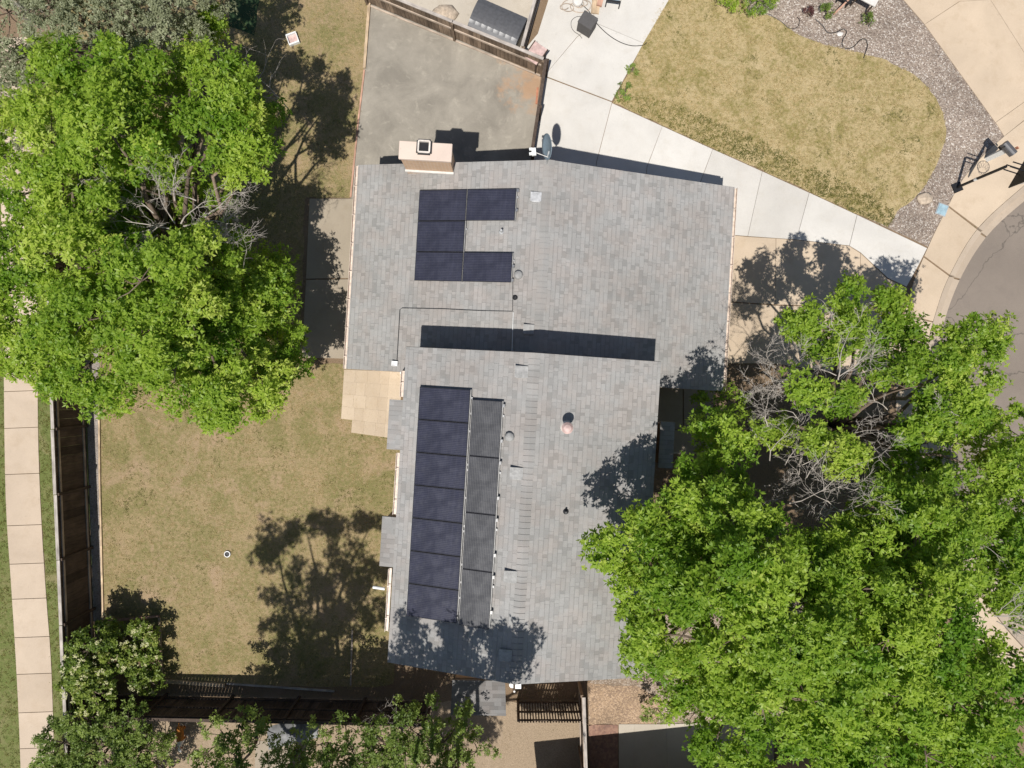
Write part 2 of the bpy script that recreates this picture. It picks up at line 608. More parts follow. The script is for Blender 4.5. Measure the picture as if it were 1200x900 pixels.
# ------------------------------------------------------------------ ground
struct('ground', MB().sheet([(-500, -500), (500, -500), (500, 500), (-500, 500)], -.16), MT['soil'])
S1 = spline([(1300, 70), (1250, 105), (1174, 162), (1131, 206), (1108, 247), (1087, 290), (1069, 335), (1055, 390), (1050, 450), (1052, 520), (1068, 600), (1100, 680), (1160, 770), (1260, 860)], 8)
S2 = spline([(1330, 120), (1250, 175), (1200, 217), (1145, 268), (1112, 323), (1097, 363), (1087, 402), (1083, 450), (1085, 510), (1100, 590), (1130, 665), (1190, 750), (1290, 840)], 8)
S3 = spline([(1345, 140), (1260, 192), (1200, 237), (1158, 277), (1127, 327), (1107, 383), (1102, 430), (1104, 500), (1118, 575), (1150, 650), (1210, 735), (1310, 825)], 8)
struct('street', MB().sheet(PP(S3) + PP([(2500, 825), (2500, 140)]), -.135), MT['asphalt'])
yard = PP(S2) + PP([(1290, 2000), (-1500, 2000), (-1500, -1200), (1330, -1200)])
struct('soil', MB().prism(yard, -.16, 0), MT['soil'])


def strip_quads(mb, a, b, z0, z1, t0=0.0, t1=1.0):
    n = 60

    def at(pl, t):
        f = t * (len(pl) - 1)
        i = min(int(f), len(pl) - 2)
        f -= i
        return tuple(p + (q - p) * f for p, q in zip(pl[i], pl[i + 1]))
    k = max(2, int((t1 - t0) * n))
    A = [at(a, t0 + (t1 - t0) * i / k) for i in range(k + 1)]
    B = [at(b, t0 + (t1 - t0) * i / k) for i in range(k + 1)]
    mb.prism(PP(A) + PP(B)[::-1], z0, z1)


def nearest_t(pl, p):
    best = min(range(len(pl)), key=lambda i: (pl[i][0] - p[0]) ** 2 + (pl[i][1] - p[1]) ** 2)
    return best / (len(pl) - 1)


def joints(a, b, mb, pts, z0, z1, g=.0016):
    """slabs between two edges, cut where the joints cross; pts = [(on a), (on b)]"""
    ts = [(nearest_t(a, p), nearest_t(b, q)) for p, q in pts]
    ts = [(0, 0)] + ts + [(1, 1)]

    def sub(pl, t0, t1):
        out = []
        m = len(pl) - 1

        def at(t):
            f = t * m
            i = min(int(f), m - 1)
            f -= i
            return tuple(p + (q - p) * f for p, q in zip(pl[i], pl[i + 1]))
        k = 14
        return [at(t0 + (t1 - t0) * i / k) for i in range(k + 1)]
    for (a0, b0), (a1, b1) in zip(ts, ts[1:]):
        mb.prism(PP(sub(a, a0 + g, a1 - g)) + PP(sub(b, b0 + g, b1 - g))[::-1], z0, z1)


mb = MB()
joints(S1, S2, mb, [((1205, 138), (1222, 198)), ((1115, 245), (1145, 267)), ((1080, 303), (1112, 322)), ((1057, 368), (1093, 376)), ((1050, 450), (1083, 450)), ((1052, 520), (1087, 520)), ((1068, 600), (1102, 595)), ((1100, 680), (1135, 675))], -.1, .03)
struct('sidewalk', mb, MT['tan'])
mb = MB()
S2b = [(x + (p - x) * .42, y + (q - y) * .42) for (x, y), (p, q) in zip(S2, S3 + S3[-1:] * (len(S2) - len(S3)))]
S2a = [(x + (p - x) * .07, y + (q - y) * .07) for (x, y), (p, q) in zip(S2, S2b)]
joints(S2a, S2b, mb, [((1145, 268), (1150, 272)), ((1112, 323), (1118, 325)), ((1091, 385), (1096, 386)), ((1083, 450), (1090, 450)), ((1100, 590), (1107, 588))], -.15, .022)
joints(S2b, S3, mb, [((1150, 272), (1158, 277)), ((1118, 325), (1127, 327)), ((1096, 386), (1106, 388)), ((1090, 450), (1102, 450)), ((1107, 588), (1120, 580))], -.15, -.1)
struct('curb', mb, MT['kerb'])


def slabs(name, quads, mat, z1=.03, inset=.007):
    mb = MB()
    for q in quads:
        w = PP(q)
        c = Vector((sum(p[0] for p in w) / len(w), sum(p[1] for p in w) / len(w)))
        w2 = []
        for p in w:
            d = c - Vector(p)
            w2.append(tuple(Vector(p) + d.normalized() * inset * 1.3))
        mb.prism(w2, -.08, z1)
    return struct(name, mb, mat)


def lerp2(a, b, t): return (a[0] + (b[0] - a[0]) * t, a[1] + (b[1] - a[1]) * t)


# pale concrete side walk and neighbour patio
slabs('concrete_walk', [
    [(637.5, 90), (717, 120), (699, 190), (692, 264), (618, 264), (622, 190)],
    [(717, 121), (776, 148), (758, 196), (753, 268), (692, 264), (699, 190)],
    [(776, 148), (835, 175), (820, 215), (814, 272), (753, 268), (758, 196)],
    [(835, 175), (893, 201), (876, 277), (814, 272), (820, 215)],
    [(893, 201), (948, 226), (933, 281), (876, 277)],
    [(948, 226), (1004, 252), (995, 288), (933, 281)],
    [(1004, 252), (1086, 291), (1077, 309), (1062, 336), (1040, 326), (1008, 296), (995, 288)]], MT['white'])
slabs('concrete_patio', [
    [(652, -30), (800, -30), (784, 0), (754, 51), (697, 27), (690, -30)],
    [(697, 27), (754, 51), (717, 119), (638, 89), (676, 44)],
    [(630, 40), (652, -30), (690, -30), (697, 27), (676, 44), (638, 89), (612, 62)]], MT['white'])
slabs('neighbour_patio', [[(420, -40), (640, -40), (634, 0), (614, 56), (636, 84), (437, 6)]], MT['patio2'], .02)
# tan driveway
slabs('driveway', [
    [(850, 275), (876, 277.5), (909, 279.5), (908, 357), (848, 353)], [(909, 279.5), (933, 281.5), (995, 288.5), (1008, 297), (1007, 360), (908, 357)],
    [(1008, 297), (1040, 327), (1062, 337), (1053, 366), (1007, 360)],
    [(848, 354), (908, 358), (906, 426), (840, 426)], [(908, 358), (1007, 361), (1004, 440), (906, 426)], [(1007, 361), (1053, 367), (1047, 445), (1004, 440)]], MT['tan'])
slabs('neighbour_driveway', [
    [(1058, 0), (1040, -30), (1140, -30), (1160, 0), (1124, 2), (1083, 29)], [(1083, 29), (1124, 2), (1160, 0), (1202, 66), (1201, 119), (1166, 144)],
    [(1160, 0), (1140, -30), (1290, -30), (1290, 70), (1202, 66)], [(1202, 66), (1290, 70), (1201, 119)],
    [(1166, 144), (1201, 119), (1212, 131), (1176, 160)]], MT['tan'])
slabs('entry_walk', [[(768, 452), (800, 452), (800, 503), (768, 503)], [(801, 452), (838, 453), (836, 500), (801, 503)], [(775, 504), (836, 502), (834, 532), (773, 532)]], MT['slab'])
# slab and paver patio on the left of the house
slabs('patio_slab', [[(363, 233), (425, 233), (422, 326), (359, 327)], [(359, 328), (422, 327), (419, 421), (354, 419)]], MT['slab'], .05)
q = []
for i in range(5):
    for j in range(5):
        a, b = (403.5, 433), (470, 436)
        c, d = (399, 505), (463, 514)
        if j == 4 and i == 0: continue
        f = lambda s, t: lerp2(lerp2(a, b, s), lerp2(c, d, s), t)
        o = .03 if j % 2 else 0
        ss = [0, .2 + o, .42 - o, .63 + o, .8, 1.04]
        q.append([f(ss[i], j / 5), f(ss[i + 1], j / 5), f(ss[i + 1], (j + 1) / 5), f(ss[i], (j + 1) / 5)])
slabs('stone_patio', q, MT['stone'], .03, .0015)
# left public path
LE = spline([(-6, 40), (2, 150), (2, 240), (3, 330), (5, 430), (6, 520), (8, 600), (14, 690), (19, 770), (23, 850), (26, 940)], 8)
RE = spline([(34, 40), (40, 150), (42, 240), (44, 330), (44.5, 430), (45.5, 520), (48.5, 600), (54, 690), (60, 770), (63, 850), (65, 940)], 8)
mb = MB()
yj = [80, 125, 170, 215, 260, 305, 350, 395, 440, 459, 502, 556, 616, 661, 702, 747, 790, 835, 877]
yj = [80, 125, 170, 215, 260, 305, 350, 405, 459, 502, 556, 616, 661, 702, 747, 790, 835, 877]
at = lambda pl, y: min(pl, key=lambda p: abs(p[1] - y))


def xat(pl, y):
    for p, q2 in zip(pl, pl[1:]):
        if p[1] <= y <= q2[1]: return p[0] + (q2[0] - p[0]) * (y - p[1]) / (q2[1] - p[1])


yy = [45] + yj + [935]
for a, b in zip(yy, yy[1:]):
    a2, b2 = a + .35, b - .35
    ml, mr = (a2 + b2) / 2, (a2 + b2) / 2
    mb.prism(PP([(xat(LE, a2), a2), (xat(RE, a2), a2 - 1.5), (xat(RE, mr), mr), (xat(RE, b2), b2 - 1.5), (xat(LE, b2), b2), (xat(LE, ml), ml)]), -.08, .03)
struct('path', mb, MT['walk'])

# lawns, gravel
lawn_px = [(60, -30), (433, -30), (428, 75), (411, 232), (357, 232), (352, 425), (470, 430), (470, 517), (462, 800), (440, 806), (190, 799), (189, 733), (121, 728), (117, 440), (108, 180)]
struct('lawn', MB().sheet(wobble(PP(lawn_px), .035), .008), MT['lawn'])
struct('turf', MB().sheet(wobble(PP([(272, -30), (308, -30), (298, 42), (268, 30)]), .03), .014), MT['turf'])
vl = [(-60, -30), (-6, 40), (2, 150), (2, 240), (3, 330), (5, 430), (6, 520), (8, 600), (14, 690), (19, 770), (23, 850), (26, 940), (-60, 940)]
vr = [(34, 40), (40, 150), (42, 240), (44, 330), (44.5, 430), (45.5, 520), (48.5, 600), (54, 690), (60, 770), (63, 850), (65, 940), (118, 940), (111, 760), (101, 480), (94, 200), (88, 30)]
struct('verge', MB().sheet(wobble(PP(vl), .03), .008).sheet(wobble(PP(vr), .03), .008), MT['verge'])
struct('gravel_strip', MB().sheet(PP([(96, 300), (114, 300), (117, 430), (121, 728), (110, 728), (102, 480)]), .014), MT['fgravel'])
struct('gravel_pad', MB().sheet(PP([(434, 3), (634, 88), (621, 196), (612, 280), (405, 280), (411, 232), (427, 75)]), .014), MT['pad'])
front_px = spline([(775, 0), (800, -40), (860, -12), (878, 14), (905, 20), (940, 43), (985, 57), (1010, 63), (1045, 74), (1078, 94), (1099, 121), (1108, 152), (1100, 186), (1081, 221), (1052, 248)], 5) + [(1040, 266), (1003, 250), (948, 224.5), (893, 199.5), (835, 173.5), (776, 146.5), (718, 120), (742, 76)]
struct('rock_bed', MB().sheet(PP([(800, -40), (1036, -40), (1064, 0), (1180, 160), (1134, 207), (1108, 247), (1087, 289), (1000, 248), (860, 120), (820, 10)]), .008), MT['rock'])
struct('front_lawn', MB().sheet(wobble(PP(front_px), .03), .018), MT['lawn2'])
struct('side_gravel', MB().sheet(wobble(PP([(750, 735), (1000, 600), (1060, 800), (900, 848), (690, 848), (690, 800)]), .03), .008), MT['gravel'])
struct('mulch_bed', MB().sheet(wobble(PP([(690, 800), (752, 806), (780, 820), (770, 849), (690, 849)]), .06), .014), MT['mulch'])
struct('brick_path', MB().sheet(PP([(690, 849), (724, 849), (724, 960), (692, 960)]), .014), MT['brickpath'])
slabs('neighbour_drive', [[(725, 848), (743, 848), (743, 960), (725, 960)], [(743, 848), (781, 848), (783, 960), (743, 960)], [(781, 848), (820, 847), (823, 960), (783, 960)], [(820, 847), (862, 846), (866, 960), (823, 960)], [(862, 846), (905, 845), (910, 960), (866, 960)]], MT['patio2'])
struct('bare_ground', MB().sheet(wobble(PP([(118, 822), (684, 822), (689, 960), (100, 960)]), .04), .008), MT['dirt'])
slabs('garden_slab', [[(300, 868), (352, 866), (350, 960), (296, 960)]], MT['slab'], .02)


# ------------------------------------------------------------------ grass blades (stuff)
def in_poly(x, y, poly):
    inside = np.zeros(len(x), bool)
    n = len(poly)
    for i in range(n):
        x0, y0 = poly[i]; x1, y1 = poly[(i + 1) % n]
        c = ((y0 > y) != (y1 > y))
        with np.errstate(divide='ignore', invalid='ignore'):
            xi = (x1 - x0) * (y - y0) / (y1 - y0 + 1e-12) + x0
        inside ^= c & (x < xi)
    return inside


def vnoise(x, y, sc_, seed):
    g = np.random.default_rng(seed).random((64, 64))
    u, v = x * sc_, y * sc_
    i, j = np.floor(u).astype(int), np.floor(v).astype(int)
    a, b = u - i, v - j
    a, b = a * a * (3 - 2 * a), b * b * (3 - 2 * b)
    G = lambda p, q: g[p % 64, q % 64]
    return (G(i, j) * (1 - a) + G(i + 1, j) * a) * (1 - b) + (G(i, j + 1) * (1 - a) + G(i + 1, j + 1) * a) * b


def blades(name, poly, n, hgt, mat, lo, hi, z, patch=0.0):
    xs = [p[0] for p in poly]; ys = [p[1] for p in poly]
    cx = RNG.uniform(min(xs), max(xs), n); cy = RNG.uniform(min(ys), max(ys), n)
    k = in_poly(cx, cy, poly)
    cx, cy = cx[k], cy[k]
    m = len(cx)
    t0 = RNG.uniform(lo, hi, m)
    if patch:
        q_ = .25 * vnoise(cx, cy, .5, 3) + .4 * vnoise(cx, cy, 1.9, 4) + .35 * vnoise(cx, cy, 5, 5)
        t0 = np.clip(t0 - patch * np.clip((q_ - .56) * 5, -.25, 1), 0, 1)
    per = 7
    x = np.repeat(cx, per) + RNG.normal(0, .035, m * per); y = np.repeat(cy, per) + RNG.normal(0, .035, m * per)
    tt = np.clip(np.repeat(t0, per) + RNG.normal(0, .08, m * per), 0, 1)
    a = RNG.uniform(0, 6.283, m * per); L = hgt * RNG.uniform(.5, 1.3, m * per)
    wd = .011
    le = RNG.uniform(.4, 1.2, m * per) * L
    zz = np.full(m * per, z)
    v = np.stack([np.stack([x - wd * np.sin(a), y + wd * np.cos(a), zz], 1), np.stack([x + wd * np.sin(a), y - wd * np.cos(a), zz], 1),
                  np.stack([x + le * np.cos(a), y + le * np.sin(a), zz + L * .75], 1)], 1).reshape(-1, 3)
    o = np_mesh(name, v, 3, mat, tint=tt)
    tag(o, kind='stuff')
    return o


tag(blades('grass', PP(lawn_px), 15000, .045, MT['grassblade'], .45, 1.0, .006, .95), label='dry patchy grass of the back lawn')
tag(blades('grass', PP(front_px), 8500, .055, MT['grassblade'], .5, 1.0, .016, .95), label='straw coloured grass of the front lawn')
fl = [p for p in front_px]
lowband = [(719, 120), (740, 108), (800, 126), (880, 160), (960, 200), (1040, 240), (1048, 255), (1040, 266), (1003, 250), (948, 224.5), (893, 199.5), (835, 173.5), (776, 146.5)]
tag(blades('grass', PP(lowband), 6500, .07, MT['greenblade'], .1, .9, .016, .3), label='greener grass along the pale walk')
tag(blades('grass', PP(vl), 5000, .05, MT['greenblade'], .2, 1.0, .006), label='green verge grass left of the path')
tag(blades('grass', PP(vr), 6500, .05, MT['greenblade'], .2, 1.0, .006), label='green verge grass between path and fence')

# ------------------------------------------------------------------ house
TH = R(-3.4)
house = thing('house', 'grey shingled split level house with two offset gable roofs and brick chimney', 'house', (0, 0, 0), (0, 0, TH))
HM = Matrix.Rotation(TH, 4, 'Z')
HI = HM.inverted()
N = dict(u0=.741, hw=6.3, v0=.18, v1=7.0, zr=4.36, s=.2635)
S = dict(u0=.59, hw=3.8, v0=-8.49, v1=.92, zr=6.17, s=.2605)


def roofz(wg, u): return wg['zr'] - wg['s'] * abs(u - wg['u0'])


def RL(px, py, wg, off=0.0):
    """house-local point on the roof surface under a photo pixel"""
    z = wg['zr'] - .5
    for _ in range(12):
        q = HI @ P(px, py, z)
        z = roofz(wg, q.x) + off
    q = HI @ P(px, py, z)
    return q


def HL(px, py, z): return HI @ P(px, py, z)


def gable(wg, name, th=.16, ends=(0, 0)):
    mb = MB()
    u0, hw, v0, v1, zr, s = (wg[k] for k in ('u0', 'hw', 'v0', 'v1', 'zr', 's'))
    for sg in (-1, 1):
        e = u0 + sg * hw
        ze = zr - s * hw
        vs = [(u0, v0, zr), (e, v0, ze), (e, v1, ze), (u0, v1, zr), (u0, v0, zr - th), (e, v0, ze - th), (e, v1, ze - th), (u0, v1, zr - th)]
        fs = [(0, 1, 2, 3), (7, 6, 5, 4), (1, 5, 6, 2), (0, 4, 5, 1), (3, 2, 6, 7)]
        if sg < 0: fs = [f[::-1] for f in fs]
        mb.add(vs, fs)
    return mb.build(name, MT['shingle' if wg is N else 'shingle2'], house)


roofN = gable(N, 'roof')
roofS = gable(S, 'roof')
roofN['label'] = 'lower grey shingled gable roof carrying the chimney'
roofS['label'] = 'upper grey shingled gable roof with the long solar array'


def walls(wg, oh, ov, zb=-.05):
    u0, hw, v0, v1, zr, s = (wg[k] for k in ('u0', 'hw', 'v0', 'v1', 'zr', 's'))
    a, b = u0 - hw + oh, u0 + hw - oh
    ze = zr - s * (hw - oh) - .17
    mb = MB()
    vs = []
    for v in (v0 + ov, v1 - ov):
        vs += [(a, v, zb), (b, v, zb), (b, v, ze), (u0, v, zr - .17), (a, v, ze)]
    mb.add(vs, [(0, 1, 2, 3, 4), (9, 8, 7, 6, 5), (0, 4, 9, 5), (1, 6, 7, 2)])
    return mb.build('wall', MT['siding'], house)


walls(N, .45, .28)
walls(S, .12, .06)
# fascia boards, rake trim
for wg in (N, S):
    u0, hw, v0, v1, zr, s = (wg[k] for k in ('u0', 'hw', 'v0', 'v1', 'zr', 's'))
    for v in (v0 - .007, v1 + .007):
        for sg in (-1, 1):
            m_ = MB()
            e = u0 + sg * hw
            y0, y1 = v - .005, v + .005
            a, b = (u0, zr - .03), (e, zr - s * hw - .03)
            vs = [(a[0], y0, a[1]), (b[0], y0, b[1]), (b[0], y0, b[1] - .19), (a[0], y0, a[1] - .19), (a[0], y1, a[1]), (b[0], y1, b[1]), (b[0], y1, b[1] - .19), (a[0], y1, a[1] - .19)]
            m_.add(vs, [(0, 1, 2, 3), (7, 6, 5, 4), (0, 4, 5, 1), (3, 2, 6, 7), (1, 5, 6, 2), (0, 3, 7, 4)])
            m_.build('rake_board', MT['siding'], house)


def ridge(wg, parent):
    mb = MB()
    u0, v0, v1, zr, s = wg['u0'], wg['v0'], wg['v1'], wg['zr'], wg['s']
    st = .172
    n = int((v1 - v0) / st)
    w_ = .165
    for i in range(n + 1):
        y0 = v1 - i * st - st * 1.05
        y1 = v1 - i * st
        if y0 < v0: y0 = v0
        jj = random.uniform(-.008, .008)
        lo, hi = .006, .022
        for sg in (-1, 1):
            e = u0 + sg * w_ + jj
            z = lambda u, h: zr - s * abs(u - u0) + h
            # raised at the lapping (south) end
            vs = [(u0, y0, z(u0, lo)), (e, y0, z(e, lo)), (e, y1, z(e, hi)), (u0, y1, z(u0, hi)),
                  (u0, y1, z(u0, 0)), (e, y0, z(e, .002)), (e, y1, z(e, .002))]
            fs = [(0, 1, 2, 3), (3, 2, 6, 4), (1, 5, 6, 2)]
            if sg < 0: fs = [f[::-1] for f in fs]
            mb.add(vs, fs)
    mb.build('ridge_cap', MT['cap'], parent)


ridge(N, roofN)
ridge(S, roofS)


# gutters: white lines along the eaves with brackets
def gutter(wg, sg, v0, v1, off=.06, mat='gutter'):
    e = wg['u0'] + sg * (wg['hw'] + off)
    z = wg['zr'] - wg['s'] * wg['hw'] - .03
    g = MB()
    g.box(e - .055, e - .043, v0, v1, z - .1, z)
    g.box(e + .043, e + .055, v0, v1, z - .1, z + .004)
    g.box(e - .043, e + .043, v0, v1, z - .105, z - .095)
    k = v0 + .4
    while k < v1:
        g.box(e - .06, e + .052, k, k + .02, z + .006, z + .014)
        k += .95
    return g.build('gutter', MT[mat], house)


gutter(N, -1, N['v0'], N['v1'])
gutter(N, 1, N['v0'], N['v1'], .05)
gutter(S, -1, -.58, .2, .06)
gutter(S, -1, -4.1, -2.26, .06)
gutter(S, -1, -7.6, -5.72, .09)
MB().tube([HL(451, 690, 4.9), HL(437, 688, 4.9)], .045, 8).build('downspout', MT['whitep'], house)
MB().tube([HL(470, 437, 4.9), HL(470.5, 439, 2.6), HL(470.5, 440, .1)], .035, 8).build('downspout', MT['whitep'], house)


# bays with their own low roofs
def bay(px0, px1, py0, py1, z, sg, lo=.0):
    a = HL(px0, py0, z); b = HL(px1, py1, z)
    u0, u1 = sorted((a.x, b.x)); v0, v1 = sorted((a.y, b.y))
    w_ = MB().box(u0 + .08, u1 - .02, v0 + .08, v1 - .08, lo, z - .14)
    w_.build('bay_wall', MT['siding'], house)
    r_ = MB()
    dz = .12 * (u1 - u0)
    zz = (z, z + dz) if sg < 0 else (z + dz, z)
    t = .12
    r_.add([(u0, v0, zz[0]), (u1, v0, zz[1]), (u1, v1, zz[1]), (u0, v1, zz[0]), (u0, v0, zz[0] - t), (u1, v0, zz[1] - t), (u1, v1, zz[1] - t), (u0, v1, zz[0] - t)],
           [(0, 1, 2, 3), (7, 6, 5, 4), (0, 4, 5, 1), (1, 5, 6, 2), (2, 6, 7, 3), (3, 7, 4, 0)])
    r_.build('bay_roof', MT['bayshingle'], house)


bay(456.5, 474, 468, 527.5, 5.08, -1, 3.0)
bay(448, 466, 605, 664.5, 5.08, -1, 3.0)
bay(774, 788, 494, 549, 4.7, 1, 2.4)
# chimney
ch0 = HL(468, 163, 4.75); ch1 = HL(529, 189.5, 4.75)
cu0, cu1, cv0, cv1 = ch0.x, ch1.x, ch1.y, ch0.y - .04
zc = 4.75
chim = MB().box(cu0 + .05, cu1 - .05, cv0 + .04, cv1 - .04, 0, zc - .12).build('chimney', MT['brick'], house)
MB().box(cu0, cu1, cv0, cv1, zc - .12, zc).build('chimney_cap', MT['cream'], chim, bevel=.02)
fc = HL(497, 172, 4.8)
fm = MB().box(fc.x - .15, fc.x + .15, fc.y - .15, fc.y + .15, zc + .001, zc + .012)
fm.build('flue', MT['black'], chim)
fm = MB()
for sg in (-1, 1):
    fm.box(fc.x + sg * .17 - .024, fc.x + sg * .17 + .024, fc.y - .15, fc.y + .15, zc, zc + .10)
    fm.box(fc.x - .15, fc.x + .15, fc.y + sg * .17 - .024, fc.y + sg * .17 + .024, zc, zc + .10)
    for sh_ in (-1, 1): fm.box(fc.x + sg * .165 - .018, fc.x + sg * .165 + .018, fc.y + sh_ * .165 - .018, fc.y + sh_ * .165 + .018, zc, zc + .099)
fm.build('flue_collar', MT['trim'], chim)
fm = MB()
for sg in (-1, 1):
    fm.box(fc.x + sg * .215 - .02, fc.x + sg * .215 + .02, fc.y - .19, fc.y + .19, zc, zc + .05)
    fm.box(fc.x - .19, fc.x + .19, fc.y + sg * .215 - .02, fc.y + sg * .215 + .02, zc, zc + .05)
fm.build('flue_seal', MT['dark'], chim)
MB().box(cu0 + .03, cu1 - .03, cv0 - .03, cv0 + .035, roofz(N, cu1) - .06, roofz(N, cu1) + .03).build('flashing', MT['ivory'], chim)


# roof vents, pipes, flue
def box_vent(px, py, wg, w_=.3, mat='galv'):
    q = RL(px, py, wg, .05)
    m_ = MB()
    z = roofz(wg, q.x)
    m_.box(q.x - w_ / 2, q.x + w_ / 2, q.y - w_ / 2, q.y + w_ / 2, z - .03, z + .07)
    m_.box(q.x - w_ / 2 - .04, q.x + w_ / 2 + .04, q.y - w_ / 2 + .02, q.y + w_ / 2 + .05, z + .072, z + .09)
    m_.build('roof_vent', MT[mat], roofN if wg is N else roofS)


MT['ventgrey'] = plain('grey vent paint', (.29, .285, .275), .7)
box_vent(628, 232, N, .26, 'galv')
box_vent(619.5, 387, N, .26, 'ventgrey')
for x, y in ((611, 437), (605, 556), (598, 677), (592, 769)): box_vent(x, y, S, .3, 'ventgrey')


def half_vent(px, py, wg):
    q = RL(px, py, wg, .06)
    z = roofz(wg, q.x)
    m_ = MB().lathe((q.x, q.y, z - .04), [(.14, 0), (.14, .12), (.1, .17), (0, .18)], 10)
    m_.build('roof_vent', MT['ventgrey'], roofN if wg is N else roofS, smooth=True)


half_vent(607.5, 322, N)
half_vent(597, 512, S)


def pipe(px, py, wg, r=.035, h=.25, mat='galv'):
    q = RL(px, py, wg, .1)
    z = roofz(wg, q.x)
    m_ = MB().tube([(q.x, q.y, z - .05), (q.x, q.y, z + h)], r, 10)
    m_.lathe((q.x, q.y, z - .02), [(.1, 0), (.07, .05), (r, .08)], 10)
    m_.build('vent_pipe', MT[mat], roofN if wg is N else roofS)


pipe(587.5, 271, N)
pipe(663, 600, S, .03, .22, 'dark')
pipe(604, 348, N, .025, .1, 'dark')
# furnace flue with storm collar and cap
q = RL(664, 501, S, .3)
z = roofz(S, q.x)
fl_ = MB().tube([(q.x, q.y, z - .1), (q.x, q.y, z + .52)], .085, 14).build('flue_pipe', MT['galv'], roofS, smooth=False)
MB().lathe((q.x, q.y, z - .03), [(.2, 0), (.17, .05), (.1, .14), (.086, .16)], 18).build('flue_boot', MT['trim'], fl_)
MB().lathe((q.x, q.y, z + .5), [(.1, 0), (.16, .02), (.165, .06), (.1, .13), (0, .16)], 18).build('flue_hood', MT['pink'], fl_)
# conduit across the lower roof
pts = [RL(601, 331, N, .05), RL(600.5, 365, N, .05), RL(560, 364, N, .05), RL(520, 362, N, .05), RL(471, 361, N, .05), RL(468.5, 363, N, .05), RL(465, 424, N, .05)]
MB().tube(pts, .008, 6).build('conduit', MT['dark'], house)
MB().tube([RL(601.5, 366, N, .06), RL(600, 411, N, .06)], .012, 6).build('conduit', MT['whitep'], house)
m_ = MB()
q = RL(462.5, 426, N, .06)
m_.box(q.x - .1, q.x + .1, q.y - .08, q.y + .08, q.z - .1, q.z + .05)
m_.build('junction_box', MT['galv'], house)
# openings seen only from the side
m_ = MB()
eu = N['u0'] + N['hw'] - .45
m_.box(eu, eu + .04, 1.6, 6.3, .02, 2.15)
gd = m_.build('garage_door', MT['door'], house)
m_ = MB()
for k in range(4): m_.box(eu + .041, eu + .055, 1.65, 6.25, .06 + k * .53, .06 + k * .53 + .48)
m_.build('garage_panel', MT['trim'], gd)
wu = S['u0'] - S['hw'] + .4
for v in (-1.4, -6.3):
    f_ = MB().box(wu - .05, wu - .002, v - .75, v + .75, 3.0, 4.35).build('window', MT['trim'], house)
    MB().box(wu - .056, wu - .051, v - .67, v + .67, 3.08, 4.27).build('pane', MT['glass'], f_)
wu = S['u0'] + S['hw'] - .4
for v in (-3.2, -6.2):
    f_ = MB().box(wu + .002, wu + .05, v - .75, v + .75, 3.0, 4.35).build('window', MT['trim'], house)
    MB().box(wu + .051, wu + .056, v - .67, v + .67, 3.08, 4.27).build('pane', MT['glass'], f_)

# ------------------------------------------------------------------ solar panels
def panel(u0, u1, v0, v1, wg, landscape, label, group, clamps=()):
    sa = math.atan(wg['s'])
    uc, vc = (u0 + u1) / 2, (v0 + v1) / 2
    z = roofz(wg, uc)
    nrm = Vector((-math.sin(sa), 0, math.cos(sa)))
    c = Vector((uc, vc, z)) + nrm * .035
    rot = (HM.to_3x3() @ Matrix.Rotation(-sa, 3, 'Y')).to_euler()
    t = thing('solar_panel', label, 'solar panel', HM @ c, rot, group)
    a = (u1 - u0) / math.cos(sa) / 2 - .012
    b = (v1 - v0) / 2 - .010
    zt, fw = .115, .016
    f_ = MB()
    f_.box(-a, a, -b, -b + fw, zt - .04, zt); f_.box(-a, a, b - fw, b, zt - .04, zt)
    f_.box(-a, -a + fw, -b + fw, b - fw, zt - .04, zt); f_.box(a - fw, a, -b + fw, b - fw, zt - .04, zt)
    f_.build('frame', MT['frame'], t)
    MB().box(-a + fw, a - fw, -b + fw, b - fw, zt - .03, zt - .004).build('cell_sheet', MT['cellh' if landscape else 'cellv'], t)
    for sg in (-1, 1):
        x = sg * (a - .012)
        r_ = MB().box(x - .012 + sg * .022, x + .012 + sg * .022, -b - .012, b + .012, .05, .085).build('rail', MT['rail'], t)
        m_ = MB()
        m_.box(x - .03 + sg * .035, x + .03 + sg * .035, b * .45, b * .45 + .06, -.03, .03)
        m_.build('foot', MT['galv'], r_)
    if clamps:
        for sv in clamps:
            m_ = MB()
            m_.box(a + .008, a + .075, sv * b - .045, sv * b + .045, .04, .11)
            m_.build('end_clamp', MT['alu'], t)
    return t


def uv(px, py, wg): return RL(px, py, wg, .15)


GN, GS = 'solar panels of the small array below the chimney', 'solar panels of the long array on the upper roof'
a = uv(492, 222, N); b = uv(543, 330.5, N)
vt = [a.y - .02] + [uv(490, y, N).y for y in (259, 295)] + [uv(487, 329, N).y]
ul0 = (uv(492, 222, N).x + uv(487, 329, N).x) / 2
ul1 = (uv(548, 222, N).x + uv(543.5, 331, N).x) / 2
ur1 = (uv(607.5, 221, N).x + uv(601.5, 331, N).x) / 2 - .02
for i, lb in enumerate(('black solar panel closest to the brick chimney in the small array', 'middle black solar panel in the left column of the small array', 'bottom black solar panel in the left column of the small array')):
    panel(ul0, ul1, vt[i + 1], vt[i], N, True, lb, GN)
panel(ul1, ur1, vt[1], vt[0], N, True, 'upper right black solar panel of the small array, nearest the satellite dish', GN, (.9, -.35))
panel(ul1, ur1, vt[3], vt[2], N, True, 'lower right black solar panel of the small array, beside the domed roof vent', GN, (.1, -.85))
ys = [(493, 453), (492, 493), (489, 533), (486, 572), (484, 610), (482, 648), (479, 686), (477, 722)]
vt = [uv(x, y, S).y for x, y in ys]
st = (vt[0] - vt[-1]) / 7
vt = [vt[0] - i * st for i in range(8)]
ul0 = (uv(493, 453, S).x + uv(477, 722, S).x) / 2
